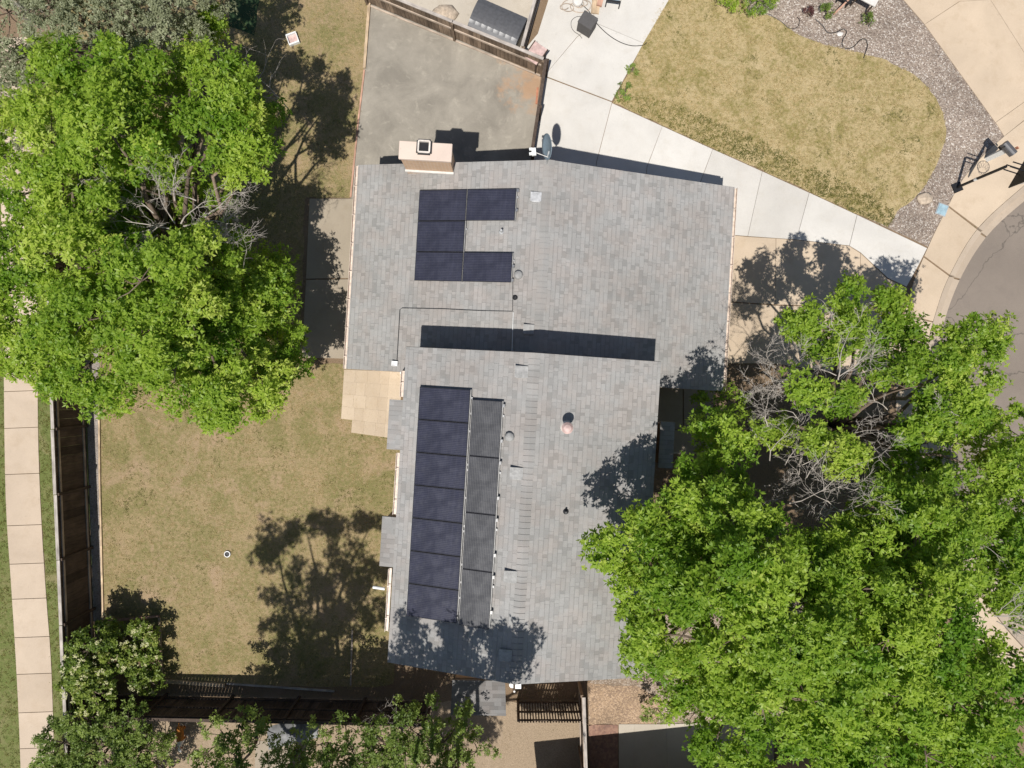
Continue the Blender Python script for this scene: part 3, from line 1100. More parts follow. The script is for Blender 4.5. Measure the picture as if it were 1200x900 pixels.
ul1 = (uv(552, 458, S).x + uv(538, 732, S).x) / 2
ordn = ['topmost', 'second', 'third', 'fourth', 'fifth', 'sixth', 'lowest']
for i in range(7):
    lb = ('%s wide blue-black solar panel from the top in the left column of the long array' % ordn[i]) if 0 < i < 6 else '%s wide blue-black solar panel in the left column of the long array' % ordn[i]
    panel(ul0, ul1, vt[i + 1], vt[i], S, True, lb, GS)
vr_ = [uv(573, y, S).y for y in (469, 738)]
st = (vr_[0] - vr_[1]) / 4
ur0 = ul1 + .05
ur1 = (uv(590, 471, S).x + uv(575.5, 738, S).x) / 2
for i, o_ in enumerate(('topmost', 'second', 'third', 'lowest')):
    lb = '%s upright charcoal solar panel %sin the right column of the long array' % (o_, 'from the top ' if 0 < i < 3 else '')
    panel(ur0, ur1, vr_[0] - (i + 1) * st, vr_[0] - i * st, S, False, lb, GS, (.85, -.4))

# ------------------------------------------------------------------ satellite dish
q = HM @ RL(641, 190, N, .15)
dish = thing('satellite_dish', 'grey oval satellite dish on the roof edge near the side fence', 'satellite dish', (q.x, q.y, q.z - .12))
MB().tube([(q.x, q.y, q.z - .13), (q.x + .0, q.y + .06, q.z + .25), (q.x + .04, q.y + .2, q.z + .42)], .025, 8).build('mast', MT['galv'], dish, world=True)
dm = MB()
nr, nk = 5, 24
base = P(643, 172, 4.85)
ax = Vector((-.86, -.12, .42)).normalized()     # the dish looks up and to the left
e1 = Vector((0, 1, 0)); e1 = (e1 - ax * e1.dot(ax)).normalized(); e2 = ax.cross(e1)
vs = [base]
fs = []
for i in range(1, nr + 1):
    r_ = i / nr
    for k in range(nk):
        th = 2 * math.pi * k / nk
        vs.append(base + e1 * math.cos(th) * r_ * .39 + e2 * math.sin(th) * r_ * .29 + ax * (.07 * r_ * r_))
for k in range(nk): fs.append((0, 1 + k, 1 + (k + 1) % nk))
for i in range(nr - 1):
    for k in range(nk):
        a_, b_ = 1 + i * nk + k, 1 + i * nk + (k + 1) % nk
        fs.append((a_, a_ + nk, b_ + nk, b_))
dm.add(vs, fs)
do = dm.build('reflector', MT['greyblue'], dish, world=True, smooth=True)
md = do.modifiers.new('Solid', 'SOLIDIFY'); md.thickness = .012
arm_end = P(625.5, 178, 4.8)
MB().tube([base - e1 * .33, arm_end], .013, 6).build('feed_arm', MT['ivory'], dish, world=True)
m_ = MB()
m_.obox(arm_end, .13, .22, .09, .1)
m_.obox(arm_end + Vector((-.09, .07, .03)), .1, .07, .08, .1)
m_.obox(arm_end + Vector((-.09, -.07, .03)), .1, .07, .08, .1)
m_.build('receiver', MT['whitep'], dish, world=True)

# ------------------------------------------------------------------ fences
def fence(name, label, p0, p1, h, mat='wood', sec=2.4, bw=.14, gap=.008, side=1, cap=True, rails=(.25, .85), captop='woodtop', railmat='woodrail', sag=.0, cat='fence', posts=True, lift=.04, baserail=False):
    p0, p1 = Vector((p0[0], p0[1], 0)), Vector((p1[0], p1[1], 0))
    d = p1 - p0
    L = d.length
    ang = math.atan2(d.y, d.x)
    t = thing(name, label, cat, p0, (0, 0, ang))
    ns = max(1, round(L / sec))
    sl = L / ns
    for i in range(ns):
        x0 = i * sl
        dz = random.uniform(-sag, sag)
        m_ = MB()
        nb_ = max(1, round((sl - .02 + gap) / (bw + gap)))
        bw_ = (sl - .02 + gap) / nb_ - gap
        for q_ in range(nb_):
            x = x0 + .01 + q_ * (bw_ + gap)
            hh = h + dz + random.uniform(-.012, .012) - .02
            m_.box(x, x + bw_, -.011 + random.uniform(-.006, .004), .011, lift, hh)
        m_.build('picket_panel', MT[mat], t)
        for rz in rails:
            MB().box(x0 + .046, x0 + sl - .046, side * .034 - .018, side * .034 + .018, h * rz - .045, h * rz + .045).build('rail', MT[railmat], t)
        if baserail:
            MB().box(x0 + .046, x0 + sl - .046, side * .08 - .03, side * .08 + .03, .0, .06).build('base_rail', MT['woodrail'], t)
        if cap:
            MB().box(x0 + .012, x0 + sl - .012, -.055, .055, h + dz, h + dz + .035).build('cap', MT[captop], t)
        if posts:
            MB().box(x0 - .045, x0 + .045, side * .016, side * .106, 0, h + dz - .03).build('post', MT[mat], t)
    if posts: MB().box(L - .045, L + .045, side * .016, side * .106, 0, h - .03).build('post', MT[mat], t)
    return t


fence('wooden_fence', 'long brown board fence with grey cap between path verge and back lawn', (-15.44, -12.9), (-16.29, 7.5), 1.83, 'darkwood', 2.3, .3, .004, -1, True, (.12, .88), sag=.02)
fence('wooden_fence', 'shaded dark fence along the foot of the back lawn', (-15.35, -11.6), (-3.0, -11.85), 1.75, 'darkwood', 2.45, .11, .012, 1, True, (.12, .5, .92), 'darkwood', 'darkwood')
fence('picket_gate', 'dark open picket gate between small lean-to shed and side wall fence', P(607, 822)[:2], P(681, 822)[:2], 1.6, 'darkwood', 2.4, .045, .055, 1, False, (.1, .55, .93), railmat='darkwood', cat='gate')
fence('wooden_fence', 'bleached fence seen edge-on running from house corner to the street side yard', P(678, 790)[:2], P(683, 960)[:2], 1.85, 'wood', 2.4, .14, .01, -1, True, (.2, .85))
fence('wooden_fence', 'brown fence with pale rails at top of gravel pad', P(432, 4)[:2], P(635.5, 87.5)[:2], 1.22, 'wood', 3.0, .14, .01, -1, True, (.62,), baserail=True)
fence('wooden_fence', 'dark fence between gravel pad and pale concrete walk', P(638, 88)[:2], P(622, 192)[:2], 1.25, 'darkwood', 2.2, .14, .01, 1, True, (.25, .8), captop='darkwood')
fence('wooden_fence', 'short brown fence beside the grey shed at top', P(640, -30)[:2], P(611, 74)[:2], 1.25, 'wood', 2.4, .14, .01, 1, True, (.3, .8))

# ------------------------------------------------------------------ edgings
def edging(label, pts, w_=.07, h_=.07, mat='timber'):
    m_ = MB()
    w3 = [P(x, y, h_ / 2) for x, y in pts]
    for a_, b_ in zip(w3, w3[1:]): m_.beam(a_, b_, w_, h_)
    return single('garden_edging', m_, MT[mat], label, 'edging')


edging('long pale edging strip between fence gravel and back lawn', [(116, 440), (117, 560), (119, 640), (121, 726)], .06)
edging('pale timber edging beside the gravel pad near the top fence', [(433, 2), (427, 80)], .1, .1)
edging('thin reddish edging from gravel pad down to patio slab', [(427, 82), (419, 150), (411, 231)], .06, .06, 'pinktimber')
edging('reddish edging along top of the flowering shrub bed', [(112, 729), (187, 722)], .08, .08, 'pinktimber')
edging('upright timber edging right of the flowering shrub bed', [(187, 724), (190, 796)], .07, .08, 'timber')
edging('pale timber beam along the lawn above the shaded fence', [(192, 798), (264, 803)], .13, .1, 'timber')
edging('grey timber line between back lawn and shaded fence', [(266, 801), (392, 810)], .06, .06, 'woodtop')
edging('thin timber stake line on the shaded lawn by the house', [(413, 738), (411, 803)], .06, .06, 'woodrail')

# ------------------------------------------------------------------ sheds
sp = [P(548, 28, 1.3), P(563, -22, 1.3), P(634, 6, 1.3), P(603, 52, 1.3)]
c = P(588, 20); ang = math.atan2(-(52 - 28), (603 - 548))
lng = (P(603, 52, 1.3) - P(548, 28, 1.3)).length
sh_c = P(583, 25, 1.25)
sh = thing('storage_shed', 'grey ribbed plastic storage shed behind the brown fence', 'shed', (sh_c.x, sh_c.y, 0), (0, 0, ang))
hl = lng / 2 + .02
hd = .54
MB().box(-hl + .08, hl - .08, -hd + .08, hd - .08, 0, 1.1).build('wall', MT['shedgrey'], sh)
m_ = MB()
n = 64
for i in range(n):
    x0, x1 = -hl + 2 * hl * i / n, -hl + 2 * hl * (i + 1) / n

    def hz(x, y):
        ph = (x / (2 * hl) + .5) * 8
        f = ph - math.floor(ph)
        return 1.22 + .10 * (1 - (y / hd) ** 2) + .035 * (1 - f) * (1 if abs(y) < hd * .8 else .3)
    yk = [-hd + 2 * hd * j / 10 for j in range(11)]
    for y0, y1 in zip(yk, yk[1:]):
        m_.add([(x0, y0, hz(x0, y0)), (x1 - 1e-4, y0, hz(x1 - 1e-4, y0)), (x1 - 1e-4, y1, hz(x1 - 1e-4, y1)), (x0, y1, hz(x0, y1))], [(0, 1, 2, 3)])
m_.box(-hl, hl, -hd, hd, 1.08, 1.2)
m_.build('roof', MT['shedgrey'], sh)
# lean-to
ls = thing('lean_to', 'small shingled lean-to shed against the house end wall beside the meter', 'shed', P(560, 812), (0, 0, 0))
m_ = MB()
zc0, zc1 = 2.35, 2.2
A = [P(530, 797, zc0), P(592, 798, zc0), P(593, 839, zc1), P(528, 838, zc1)]
m_.add([tuple(p) for p in A] + [(p.x, p.y, p.z - .1) for p in A], [(0, 3, 2, 1), (4, 5, 6, 7), (0, 1, 5, 4), (1, 2, 6, 5), (2, 3, 7, 6), (3, 0, 4, 7)])
m_.build('roof', MT['shedshingle'], ls, world=True)
MB().prism([(A[0].x + .08, A[0].y - .02), (A[1].x - .08, A[1].y - .02), (A[2].x - .08, A[2].y + .1), (A[3].x + .08, A[3].y + .1)], 0, 2.1).build('wall', MT['siding'], ls, world=True)
# meter
mt = thing('electric_meter', 'white electric meter box and pipe on the shaded end wall', 'meter', P(606, 806, 0))
g = P(606, 806, 2.2)
MB().tube([(g.x - .1, g.y + .32, 0), (g.x - .1, g.y + .32, 3.2)], .035, 8).build('pipe', MT['ivory'], mt, world=True)
MB().box(g.x - .12, g.x + .14, g.y - .02, g.y + .22, 1.7, 2.25).build('meter_box', MT['whitep'], mt, world=True, bevel=.015)
MB().lathe((g.x - .17, g.y + .06, 2.0), [(.1, 0), (.12, .05), (.1, .14), (0, .16)], 12).build('dial', MT['whitep'], mt, world=True)

# ------------------------------------------------------------------ neighbour's house to the south (only its edge and shade reach the view)
nh = thing('neighbour_house', 'tan neighbouring house standing beyond the lower edge fence', 'house', (.5, -14.55, 0), (0, 0, R(6)))
MB().box(.5, 13, -9.3, -.5, 0, 2.5).build('wall', MT['siding'], nh)
m_ = MB()
m_.add([(0, 0, 2.7), (13.5, 0, 2.7), (13.5, -4.9, 4.2), (0, -4.9, 4.2), (13.5, -9.8, 2.7), (0, -9.8, 2.7), (0, 0, 2.55), (13.5, 0, 2.55), (13.5, -9.8, 2.55), (0, -9.8, 2.55)],
       [(0, 3, 2, 1), (3, 5, 4, 2), (6, 7, 8, 9), (0, 1, 7, 6), (1, 2, 4, 8, 7), (4, 5, 9, 8), (5, 3, 0, 6, 9)])
m_.build('roof', MT['shedshingle'], nh)

# ------------------------------------------------------------------ small things, upper part
# dark cube with cables
cb = thing('utility_box', 'dark grey square box with looped cable on pale concrete', 'box', P(686.5, 35, 0), (0, 0, R(-32)))
MB().box(-.28, .28, -.24, .24, .06, .66).build('body', MT['lidgrey'], cb, bevel=.02)
MB().box(-.29, .29, -.25, .25, .665, .70).build('lid', MT['lidgrey'], cb, bevel=.01)
for sx in (-1, 1):
    for sy in (-1, 1):
        MB().box(sx * .24 - .025, sx * .24 + .025, sy * .2 - .025, sy * .2 + .025, 0, .058).build('foot', MT['black'], cb)
cab = spline([(680, 4, .04), (690, 13, .04), (698, 26, .04), (712, 40, .04), (726, 49, .04), (740, 53.5, .04), (753, 53, .04), (758, 50, .05)], 6)
single('cable', MB().tube([P(x, y, z) for x, y, z in cab], .014, 6), MT['dark'], 'black cable curving across pale concrete to the straw lawn', 'cable')
cab = spline([(684, 19.5, .04), (676, 19.5, .04), (670, 24, .04), (669.5, 31, .04), (673, 37, .04), (679, 41, .04), (682, 45, .04)], 6)
single('cable', MB().tube([P(x, y, z) for x, y, z in cab], .009, 6), MT['dark'], 'thin cable loop left of the dark square box', 'cable')
# coiled hose
hp = []
for k in range(90):
    t_ = k / 90
    a_ = t_ * 2 * math.pi * 5
    r_ = .2 + .08 * math.sin(a_ * .37)
    c_ = P(673 + 12 * math.sin(t_ * 5), 6 + 3 * math.cos(t_ * 7), .06)
    hp.append((c_.x + r_ * math.cos(a_) * 1.2, c_.y + r_ * math.sin(a_) * .8, .05 + .05 * t_))
single('hose', MB().tube(hp, .016, 6), MT['woodrail'], 'tangled garden hose heaped on pale concrete above the dark box', 'hose')
m_ = MB()
m_.lathe(P(676.5, 4, 0), [(.16, 0), (.19, .14), (.17, .2), (0, .22)], 14)
single('plant_pot', m_, MT['ivory'], 'pale upturned pot inside the tangled hose', 'pot')
m_ = MB().beam(P(701, -18, .06), P(697, 16, .06), .3, .06)
single('plank', m_, MT['timber'], 'pale wooden plank lying above the dark square box', 'plank')
m_ = MB().beam(P(708, -18, .12), P(702, 7, .12), .2, .1)
single('plank', m_, MT['pinktimber'], 'dark reddish plank beside the pale plank', 'plank')
m_ = MB()
m_.box(-.5, -.1, -.6, .55, .03, .12)
ct = thing('chair', 'pale seated patio chair with dark frame at the top edge', 'chair', P(718, 2, 0), (0, 0, R(-8)))
MB().box(-.22, .22, -.18, .3, .40, .45).build('seat', MT['blue'], ct, bevel=.02)
MB().box(-.22, .22, .31, .36, .42, .9).build('backrest', MT['blue'], ct)
MB().box(-.27, .27, -.25, -.185, .38, .44).build('front_rail', MT['dark'], ct)
for sx in (-1, 1):
    MB().box(sx * .25 - .025, sx * .25 + .025, -.184, .3, .6, .64).build('armrest', MT['dark'], ct)
    for sy in (-.24, .28): MB().box(sx * .25 - .02, sx * .25 + .02, sy - .02, sy + .02, 0, .37).build('leg', MT['dark'], ct)
# folded board behind the fence corner
fb = thing('folding_table', 'small pinkish folding table tucked behind the fence corner', 'table', P(627, 75, 0), (0, 0, R(-35)))
MB().box(-.26, .26, -.34, .34, .82, .85).build('top', MT['pink'], fb)
for sx in (-1, 1):
    MB().box(sx * .28 - .018, sx * .28 + .018, -.36, .36, .815, .86).build('edge_bar', MT['darkwood'], fb)
    for sy in (-1, 1): MB().box(sx * .22 - .02, sx * .22 + .02, sy * .3 - .02, sy * .3 + .02, 0, .81).build('leg', MT['darkwood'], fb)
m_ = MB().beam(P(630, 103, .02), P(628.5, 122, .02), .07, .1)
single('timber_offcut', m_, MT['dirtyrust'], 'short rusty red bar leaning at side fence on gravel pad', 'bar')
# white object on the top left lawn
bx = thing('yard_box', 'small white open box with reddish inside on the upper lawn', 'box', P(344, 47, 0), (0, 0, R(20)))
m_ = MB()
s_, h_ = .2, .14
m_.box(-s_, s_, -s_, -s_ + .05, 0, h_); m_.box(-s_, s_, s_ - .05, s_, 0, h_ + .03)
m_.box(-s_, -s_ + .03, -s_ + .05, s_ - .05, 0, h_); m_.box(s_ - .03, s_, -s_ + .05, s_ - .05, 0, h_)
m_.build('rim', MT['whitep'], bx)
MB().box(-s_ + .03, s_ - .03, -s_ + .05, s_ - .05, .005, .05).build('base', MT['pink'], bx)
# cleanout
co = thing('cleanout', 'white ringed drain cleanout in the back lawn', 'drain', P(267, 649, 0))
MB().lathe((0, 0, 0), [(.125, 0), (.125, .05), (.115, .07), (.092, .07), (.09, .03)], 20, top=False).build('ring', MT['galv'], co)
MB().lathe((0, 0, 0), [(.089, 0), (.089, .025), (0, .026)], 16).build('cover', MT['black'], co)
# meter lid
ml = thing('utility_cover', 'pale blue utility cover set in the rock bed by the sidewalk', 'cover', P(1103, 246, 0), (0, 0, R(-20)))
MB().box(-.2, .2, -.22, .22, 0, .05).build('frame', MT['galv'], ml)
MB().box(-.17, .17, -.19, .19, .051, .07).build('lid', MT['blue'], ml, bevel=.01)


def rock(name, px, py, r, label, mat='stonegrey', cat='rock'):
    m_ = MB()
    rs = random.Random(px)
    c_ = P(px, py, 0)
    n_, k_ = 7, 12
    vs, fs = [], []
    for i in range(n_ + 1):
        th = math.pi * i / n_
        for k in range(k_):
            ph = 2 * math.pi * k / k_
            q_ = r * rs.uniform(.85, 1.1)
            vs.append((c_.x + q_ * math.sin(th) * math.cos(ph) * 1.2, c_.y + q_ * math.sin(th) * math.sin(ph) * .85, max(0, q_ * .45 * math.cos(th) + r * .1)))
    for i in range(n_):
        for k in range(k_): fs.append((i * k_ + k, i * k_ + (k + 1) % k_, (i + 1) * k_ + (k + 1) % k_, (i + 1) * k_ + k))
    m_.add(vs, [f[::-1] for f in fs])
    return single(name, m_, MT[mat], label, cat, smooth=True)


rock('rock', 1083, 233, .28, 'flat tan rock at the tip of the front lawn')
rock('rock', 984, 40, .11, 'small round white stone inside the looped drip line', 'ivory')
# drip line
dl = spline([(955, 22, 0), (964, 30, 0), (970, 38, 0), (979, 38, 0), (988, 34, 0), (992, 38, 0), (988, 46, 0), (987, 53, 0), (993, 57, 0), (1001, 54, 0), (1008, 47, 0), (1014, 46, 0), (1016.5, 53, 0), (1014, 62, 0), (1012, 68, 0)], 6)
single('drip_line', MB().tube([P(x, y, .03) for x, y, _ in dl], .016, 5), MT['dark'], 'black irrigation tube looping over the rock bed', 'tube')
dl = spline([(900, 16, 0), (915, 25, 0), (925, 33, 0), (934, 32, 0), (937, 24, 0), (934, 20, 0)], 6)
single('drip_line', MB().tube([P(x, y, .03) for x, y, _ in dl], .012, 5), MT['dark'], 'short black tube beside the spreading juniper', 'tube')
# table-like white board with dark chair at top right bed
wb = thing('yard_sign', 'white board on a slanted reddish frame at the top edge of rock bed', 'sign', P(1008, 8, 0), (0, 0, R(-28)))
MB().box(-.42, .35, -.22, .55, .62, .66).build('board', MT['ivory'], wb)
MB().beam((-.75, -.75, .05), (-.43, .15, .6), .06, .06).build('strut', MT['pinktimber'], wb)
for sx, sy in ((-.35, -.15), (.28, -.15), (.28, .48), (-.35, .48)): MB().box(sx - .025, sx + .025, sy - .025, sy + .025, 0, .618).build('leg', MT['darkwood'], wb)
dk = thing('plant_stand', 'dark seat-like stand left of the white board', 'stand', P(986, 1, 0), (0, 0, R(-28)))
MB().box(-.2, .28, -.2, .5, .3, .36).build('seat', MT['dark'], dk)
for sx, sy in ((-.16, -.16), (.24, -.16), (.24, .4), (-.16, .4)): MB().box(sx - .02, sx + .02, sy - .02, sy + .02, 0, .298).build('leg', MT['dark'], dk)

# basketball hoop
b0 = P(1121, 220)
bh = thing('basketball_hoop', 'black pole basketball hoop leaning over the sidewalk curb', 'basketball hoop', b0)
top = Vector((b0.x, b0.y - .02, 2.55))
MB().tube([b0, b0 + Vector((0, 0, 1.0))], .05, 10).build('pole', MT['black'], bh, world=True)
MB().tube([b0 + Vector((0, 0, 1.0)), b0 + Vector((0, 0, 1.14))], .054, 10).build('pole_band', MT['whitep'], bh, world=True)
MB().tube([b0 + Vector((0, 0, 1.14)), top], .05, 10).build('pole', MT['black'], bh, world=True)
nd = Vector((.86, -.51, 0)).normalized()
td = Vector((-nd.y, nd.x, 0))
bc = Vector((top.x, top.y, 2.9)) + nd * .45
bang = math.atan2(td.y, td.x)
for s_, dz in ((-.09, 0), (.09, 0), (-.09, .3), (.09, .3)):
    MB().beam(top + td * s_ + Vector((0, 0, dz - .05)), bc + td * s_ - nd * .03 + Vector((0, 0, dz - .22)), .03, .03).build('arm', MT['black'], bh, world=True)
bb_ = MB().obox(bc, 1.12, .04, .74, bang).build('backboard', MT['black'], bh, world=True)
rc = bc + nd * .3 + Vector((0, 0, -.22))
MB().tube([rc + Vector((math.cos(k * math.pi / 12) * .225, math.sin(k * math.pi / 12) * .225, 0)) for k in range(25)], .012, 6).build('rim', MT['alu'], bh, world=True)
m_ = MB()
for k in range(12):
    a_ = k * math.pi / 6
    for dd in (-1, 1):
        m_.tube([rc + Vector((math.cos(a_) * .22, math.sin(a_) * .22, 0)), rc + Vector((math.cos(a_ + dd * .26) * .17, math.sin(a_ + dd * .26) * .17, -.2)), rc + Vector((math.cos(a_) * .14, math.sin(a_) * .14, -.38))], .005, 4)
m_.build('net', MT['whitep'], bh, world=True)
MB().obox(b0 + Vector((-.0, 0, .03)), .34, .34, .06, .4).build('base_plate', MT['black'], bh, world=True)

# mailbox
mbx = P(1182.5, 174, 1.15)
mx = thing('mailbox', 'dark grey mailbox on a white post by the basketball hoop', 'mailbox', (mbx.x, mbx.y, 0), (0, 0, R(-48)))
m_ = MB()
pr = [(-.1, 0), (.1, 0), (.1, .12)] + [(.1 * math.cos(t_ * math.pi / 10), .12 + .1 * math.sin(t_ * math.pi / 10)) for t_ in range(1, 10)] + [(-.1, .12)]
n_ = len(pr)
vs = [(-.26, y * 1.25, 1.05 + z) for y, z in pr] + [(.26, y * 1.25, 1.05 + z) for y, z in pr]
m_.add(vs, [tuple(range(n_)), tuple(range(n_, 2 * n_))[::-1]] + [(i, n_ + i, n_ + (i + 1) % n_, (i + 1) % n_) for i in range(n_)])
m_.build('box', MT['shedgrey'], mx)
MB().box(-.085, .085, -.085, .085, 0, 1.04).build('post', MT['whitep'], mx)
MB().box(-.24, -.09, -.06, .06, .86, .98).build('brace', MT['black'], mx)
MB().box(.1, .2, .131, .15, 1.2, 1.32).build('flag', MT['dirtyrust'], mx)

# tarpaulin heap beyond the shaded fence
m_ = MB()
c0 = P(343, 858, 0)
nx, ny = 16, 10
rs = random.Random(4)
vs, fs = [], []
for j in range(ny + 1):
    for i in range(nx + 1):
        a_, b_ = i / nx - .5, j / ny - .5
        hh = max(0, (.5 - abs(a_)) * (.5 - abs(b_)) * 2.4) ** .6
        vs.append((c0.x + a_ * 1.9, c0.y + b_ * .9 + a_ * .5, hh * .25 * (1 + .4 * math.sin(i * 1.9 + j)) + .01))
for j in range(ny):
    for i in range(nx): fs.append((j * (nx + 1) + i, j * (nx + 1) + i + 1, (j + 1) * (nx + 1) + i + 1, (j + 1) * (nx + 1) + i))
m_.add(vs, fs)
single('tarpaulin', m_, MT['tarp'], 'crumpled silvery tarpaulin heap behind the shaded fence', 'tarpaulin', smooth=True)
# rubbish / dry plant behind top fence
rock('rock', 522, 17, .42, 'rounded pale boulder behind the top fence left of the grey shed', 'stonegrey')

# ------------------------------------------------------------------ dog
dg = thing('dog', 'brown and white dog standing on bare ground behind the shaded fence', 'dog', P(209.5, 859, 0) + Vector((.25, .12, 0)), (0, 0, R(6)))
J = {'pelvis': (0, .26, .43, .105), 'spine': (0, .06, .44, .11), 'chest': (0, -.17, .42, .125), 'neck': (0, -.31, .50, .075), 'head': (.01, -.41, .57, .078), 'muzzle': (.03, -.53, .53, .04), 'nose': (.035, -.565, .525, .028),
     'tail1': (0, .36, .46, .03), 'tail2': (.07, .5, .54, .022), 'tail3': (.14, .56, .62, .014)}
E = [('pelvis', 'spine'), ('spine', 'chest'), ('chest', 'neck'), ('neck', 'head'), ('head', 'muzzle'), ('muzzle', 'nose'), ('pelvis', 'tail1'), ('tail1', 'tail2'), ('tail2', 'tail3')]
for s_, nm in ((-1, 'l'), (1, 'r')):
    J.update({nm + 'sh': (s_ * .085, -.18, .36, .06), nm + 'el': (s_ * .095, -.14, .23, .037), nm + 'wr': (s_ * .095, -.17, .1, .026), nm + 'pw': (s_ * .095, -.215, .028, .028),
              nm + 'hp': (s_ * .08, .25, .36, .07), nm + 'kn': (s_ * .1, .17, .25, .045), nm + 'hk': (s_ * .1, .31, .14, .026), nm + 'fp': (s_ * .1, .27, .028, .028)})
    E += [('chest', nm + 'sh'), (nm + 'sh', nm + 'el'), (nm + 'el', nm + 'wr'), (nm + 'wr', nm + 'pw'), ('pelvis', nm + 'hp'), (nm + 'hp', nm + 'kn'), (nm + 'kn', nm + 'hk'), (nm + 'hk', nm + 'fp')]
names = list(J)
me = bpy.data.meshes.new('body')
me.from_pydata([J[k][:3] for k in names], [(names.index(a_), names.index(b_)) for a_, b_ in E], [])
body = bpy.data.objects.new('body', me)
col.objects.link(body)
body.parent = dg
me.materials.append(MT['dog'])
md = body.modifiers.new('Skin', 'SKIN')
md.use_smooth_shade = True
for i, k in enumerate(names):
    me.skin_vertices[0].data[i].radius = (J[k][3], J[k][3])
    me.skin_vertices[0].data[i].use_root = (k == 'pelvis')
body.modifiers.new('Sub', 'SUBSURF').render_levels = 2
for s_ in (-1, 1):
    m_ = MB()
    m_.add([(s_ * .045 + .01, -.37, .62), (s_ * .075 + .01, -.41, .60), (s_ * .12 + .01, -.37, .53), (s_ * .09 + .01, -.34, .56), (s_ * .06 + .01, -.38, .60), (s_ * .08 + .01, -.40, .58)],
           [(0, 1, 2, 3), (5, 4, 3, 2)])
    o = m_.build('ear', MT['dirtyrust'], dg)
    o.modifiers.new('Solid', 'SOLIDIFY').thickness = .012


# ------------------------------------------------------------------ trees
def unit(v): return v / np.maximum(np.linalg.norm(v, axis=-1, keepdims=True), 1e-9)


def leaves(pos, nrm, k, L, Wd, t0, spread=1.0):
    n = len(pos)
    p = np.repeat(pos, k, 0); nn = np.repeat(nrm, k, 0)
    rnd = unit(RNG.normal(size=(n * k, 3)))
    tan = unit(rnd - nn * (rnd * nn).sum(1, keepdims=True))
    d = unit(nn * RNG.uniform(-.1, .8, (n * k, 1)) + tan * spread)
    side = unit(np.cross(d, unit(nn + .35 * RNG.normal(size=(n * k, 3)))))
    l = L * RNG.uniform(.6, 1.25, (n * k, 1)); w_ = Wd * RNG.uniform(.7, 1.2, (n * k, 1))
    up = np.cross(side, d)
    b = p + d * l * .12
    tip = p + d * l * 1.05 - up * l * .15 * RNG.uniform(-1, 1.6, (n * k, 1))
    mid = p + d * l * .55
    v = np.stack([b, mid + side * w_ / 2, tip, mid - side * w_ / 2], 1).reshape(-1, 3)
    t = np.clip(np.repeat(t0, k) + RNG.normal(0, .1, n * k), 0, 1)
    return v, t


def crown(lobes, tuft_r=(.3, .58), dens=3.1, sprigs=44, k=9, L=.135, Wd=.056, low=-.35, flat=.75):
    """lobes: (centre Vector, radius). Returns leaf verts, tints, tuft centres per lobe."""
    P_, N_, T_ = [], [], []
    tufts = []
    for c, r in lobes:
        nt_ = max(5, int(dens * r * r * 4.2))
        dirs = unit(RNG.normal(size=(nt_ * 3, 3)))
        dirs = dirs[dirs[:, 2] > low][:nt_]
        sc_ = np.array([1, 1, flat])
        ctr = np.array(c) + dirs * sc_ * r * RNG.uniform(.62, 1.05, (len(dirs), 1))
        lob_t = RNG.normal(0, .18)
        for q_, dr in zip(ctr, dirs):
            tr = RNG.uniform(*tuft_r)
            m = int(sprigs * RNG.uniform(.6, 1.3))
            off = unit(RNG.normal(size=(m, 3)) + np.array([0, 0, .35]))
            rad = tr * RNG.uniform(.25, 1.08, (m, 1))
            o_ = off * rad * np.array([1, 1, .6])
            P_.append(q_ + o_)
            N_.append(unit(off * .8 + dr * .3 + np.array([0, 0, .7])))
            T_.append(np.clip(RNG.normal(.45 + lob_t, .2) + RNG.normal(0, .1, m), 0, 1))
        tufts.append(ctr)
    v, t = leaves(np.concatenate(P_), np.concatenate(N_), k, L, Wd, np.concatenate(T_))
    return v, t, tufts


def bend(a, b, n=5, j=.12, lift=0.0):
    a, b = Vector(a), Vector(b)
    L = (b - a).length
    out = []
    for i in range(n + 1):
        t_ = i / n
        p = a.lerp(b, t_)
        s_ = math.sin(math.pi * t_)
        out.append(p + Vector((random.uniform(-j, j), random.uniform(-j, j), random.uniform(-j, j) * .5)) * s_ * L * .5 + Vector((0, 0, lift * s_ * L)))
    return out


def wood_of(base, lobes, tufts, h_fork, r0, twigs=True):
    m_ = MB()
    base = Vector(base)
    fork = base + Vector((random.uniform(-.2, .2), random.uniform(-.2, .2), h_fork))
    m_.tube([base - Vector((0, 0, .1)), base + Vector((0, 0, .15)), base.lerp(fork, .5) + Vector((.05, -.04, 0)), fork], [r0 * 1.5, r0 * 1.15, r0 * .95, r0 * .85], 10)
    for (c, r), tf in zip(lobes, tufts):
        path = bend(fork, Vector(c), 6, .12, .06)
        rr = [r0 * .5 * (1 - .8 * i / 6) for i in range(7)]
        m_.tube(path, rr, 6)
        if twigs:
            for q_ in tf[::2]:
                pp = bend(c, q_, 3, .2)
                m_.tube(pp, [.02, .016, .011, .006], 4, cap=False)
    return m_


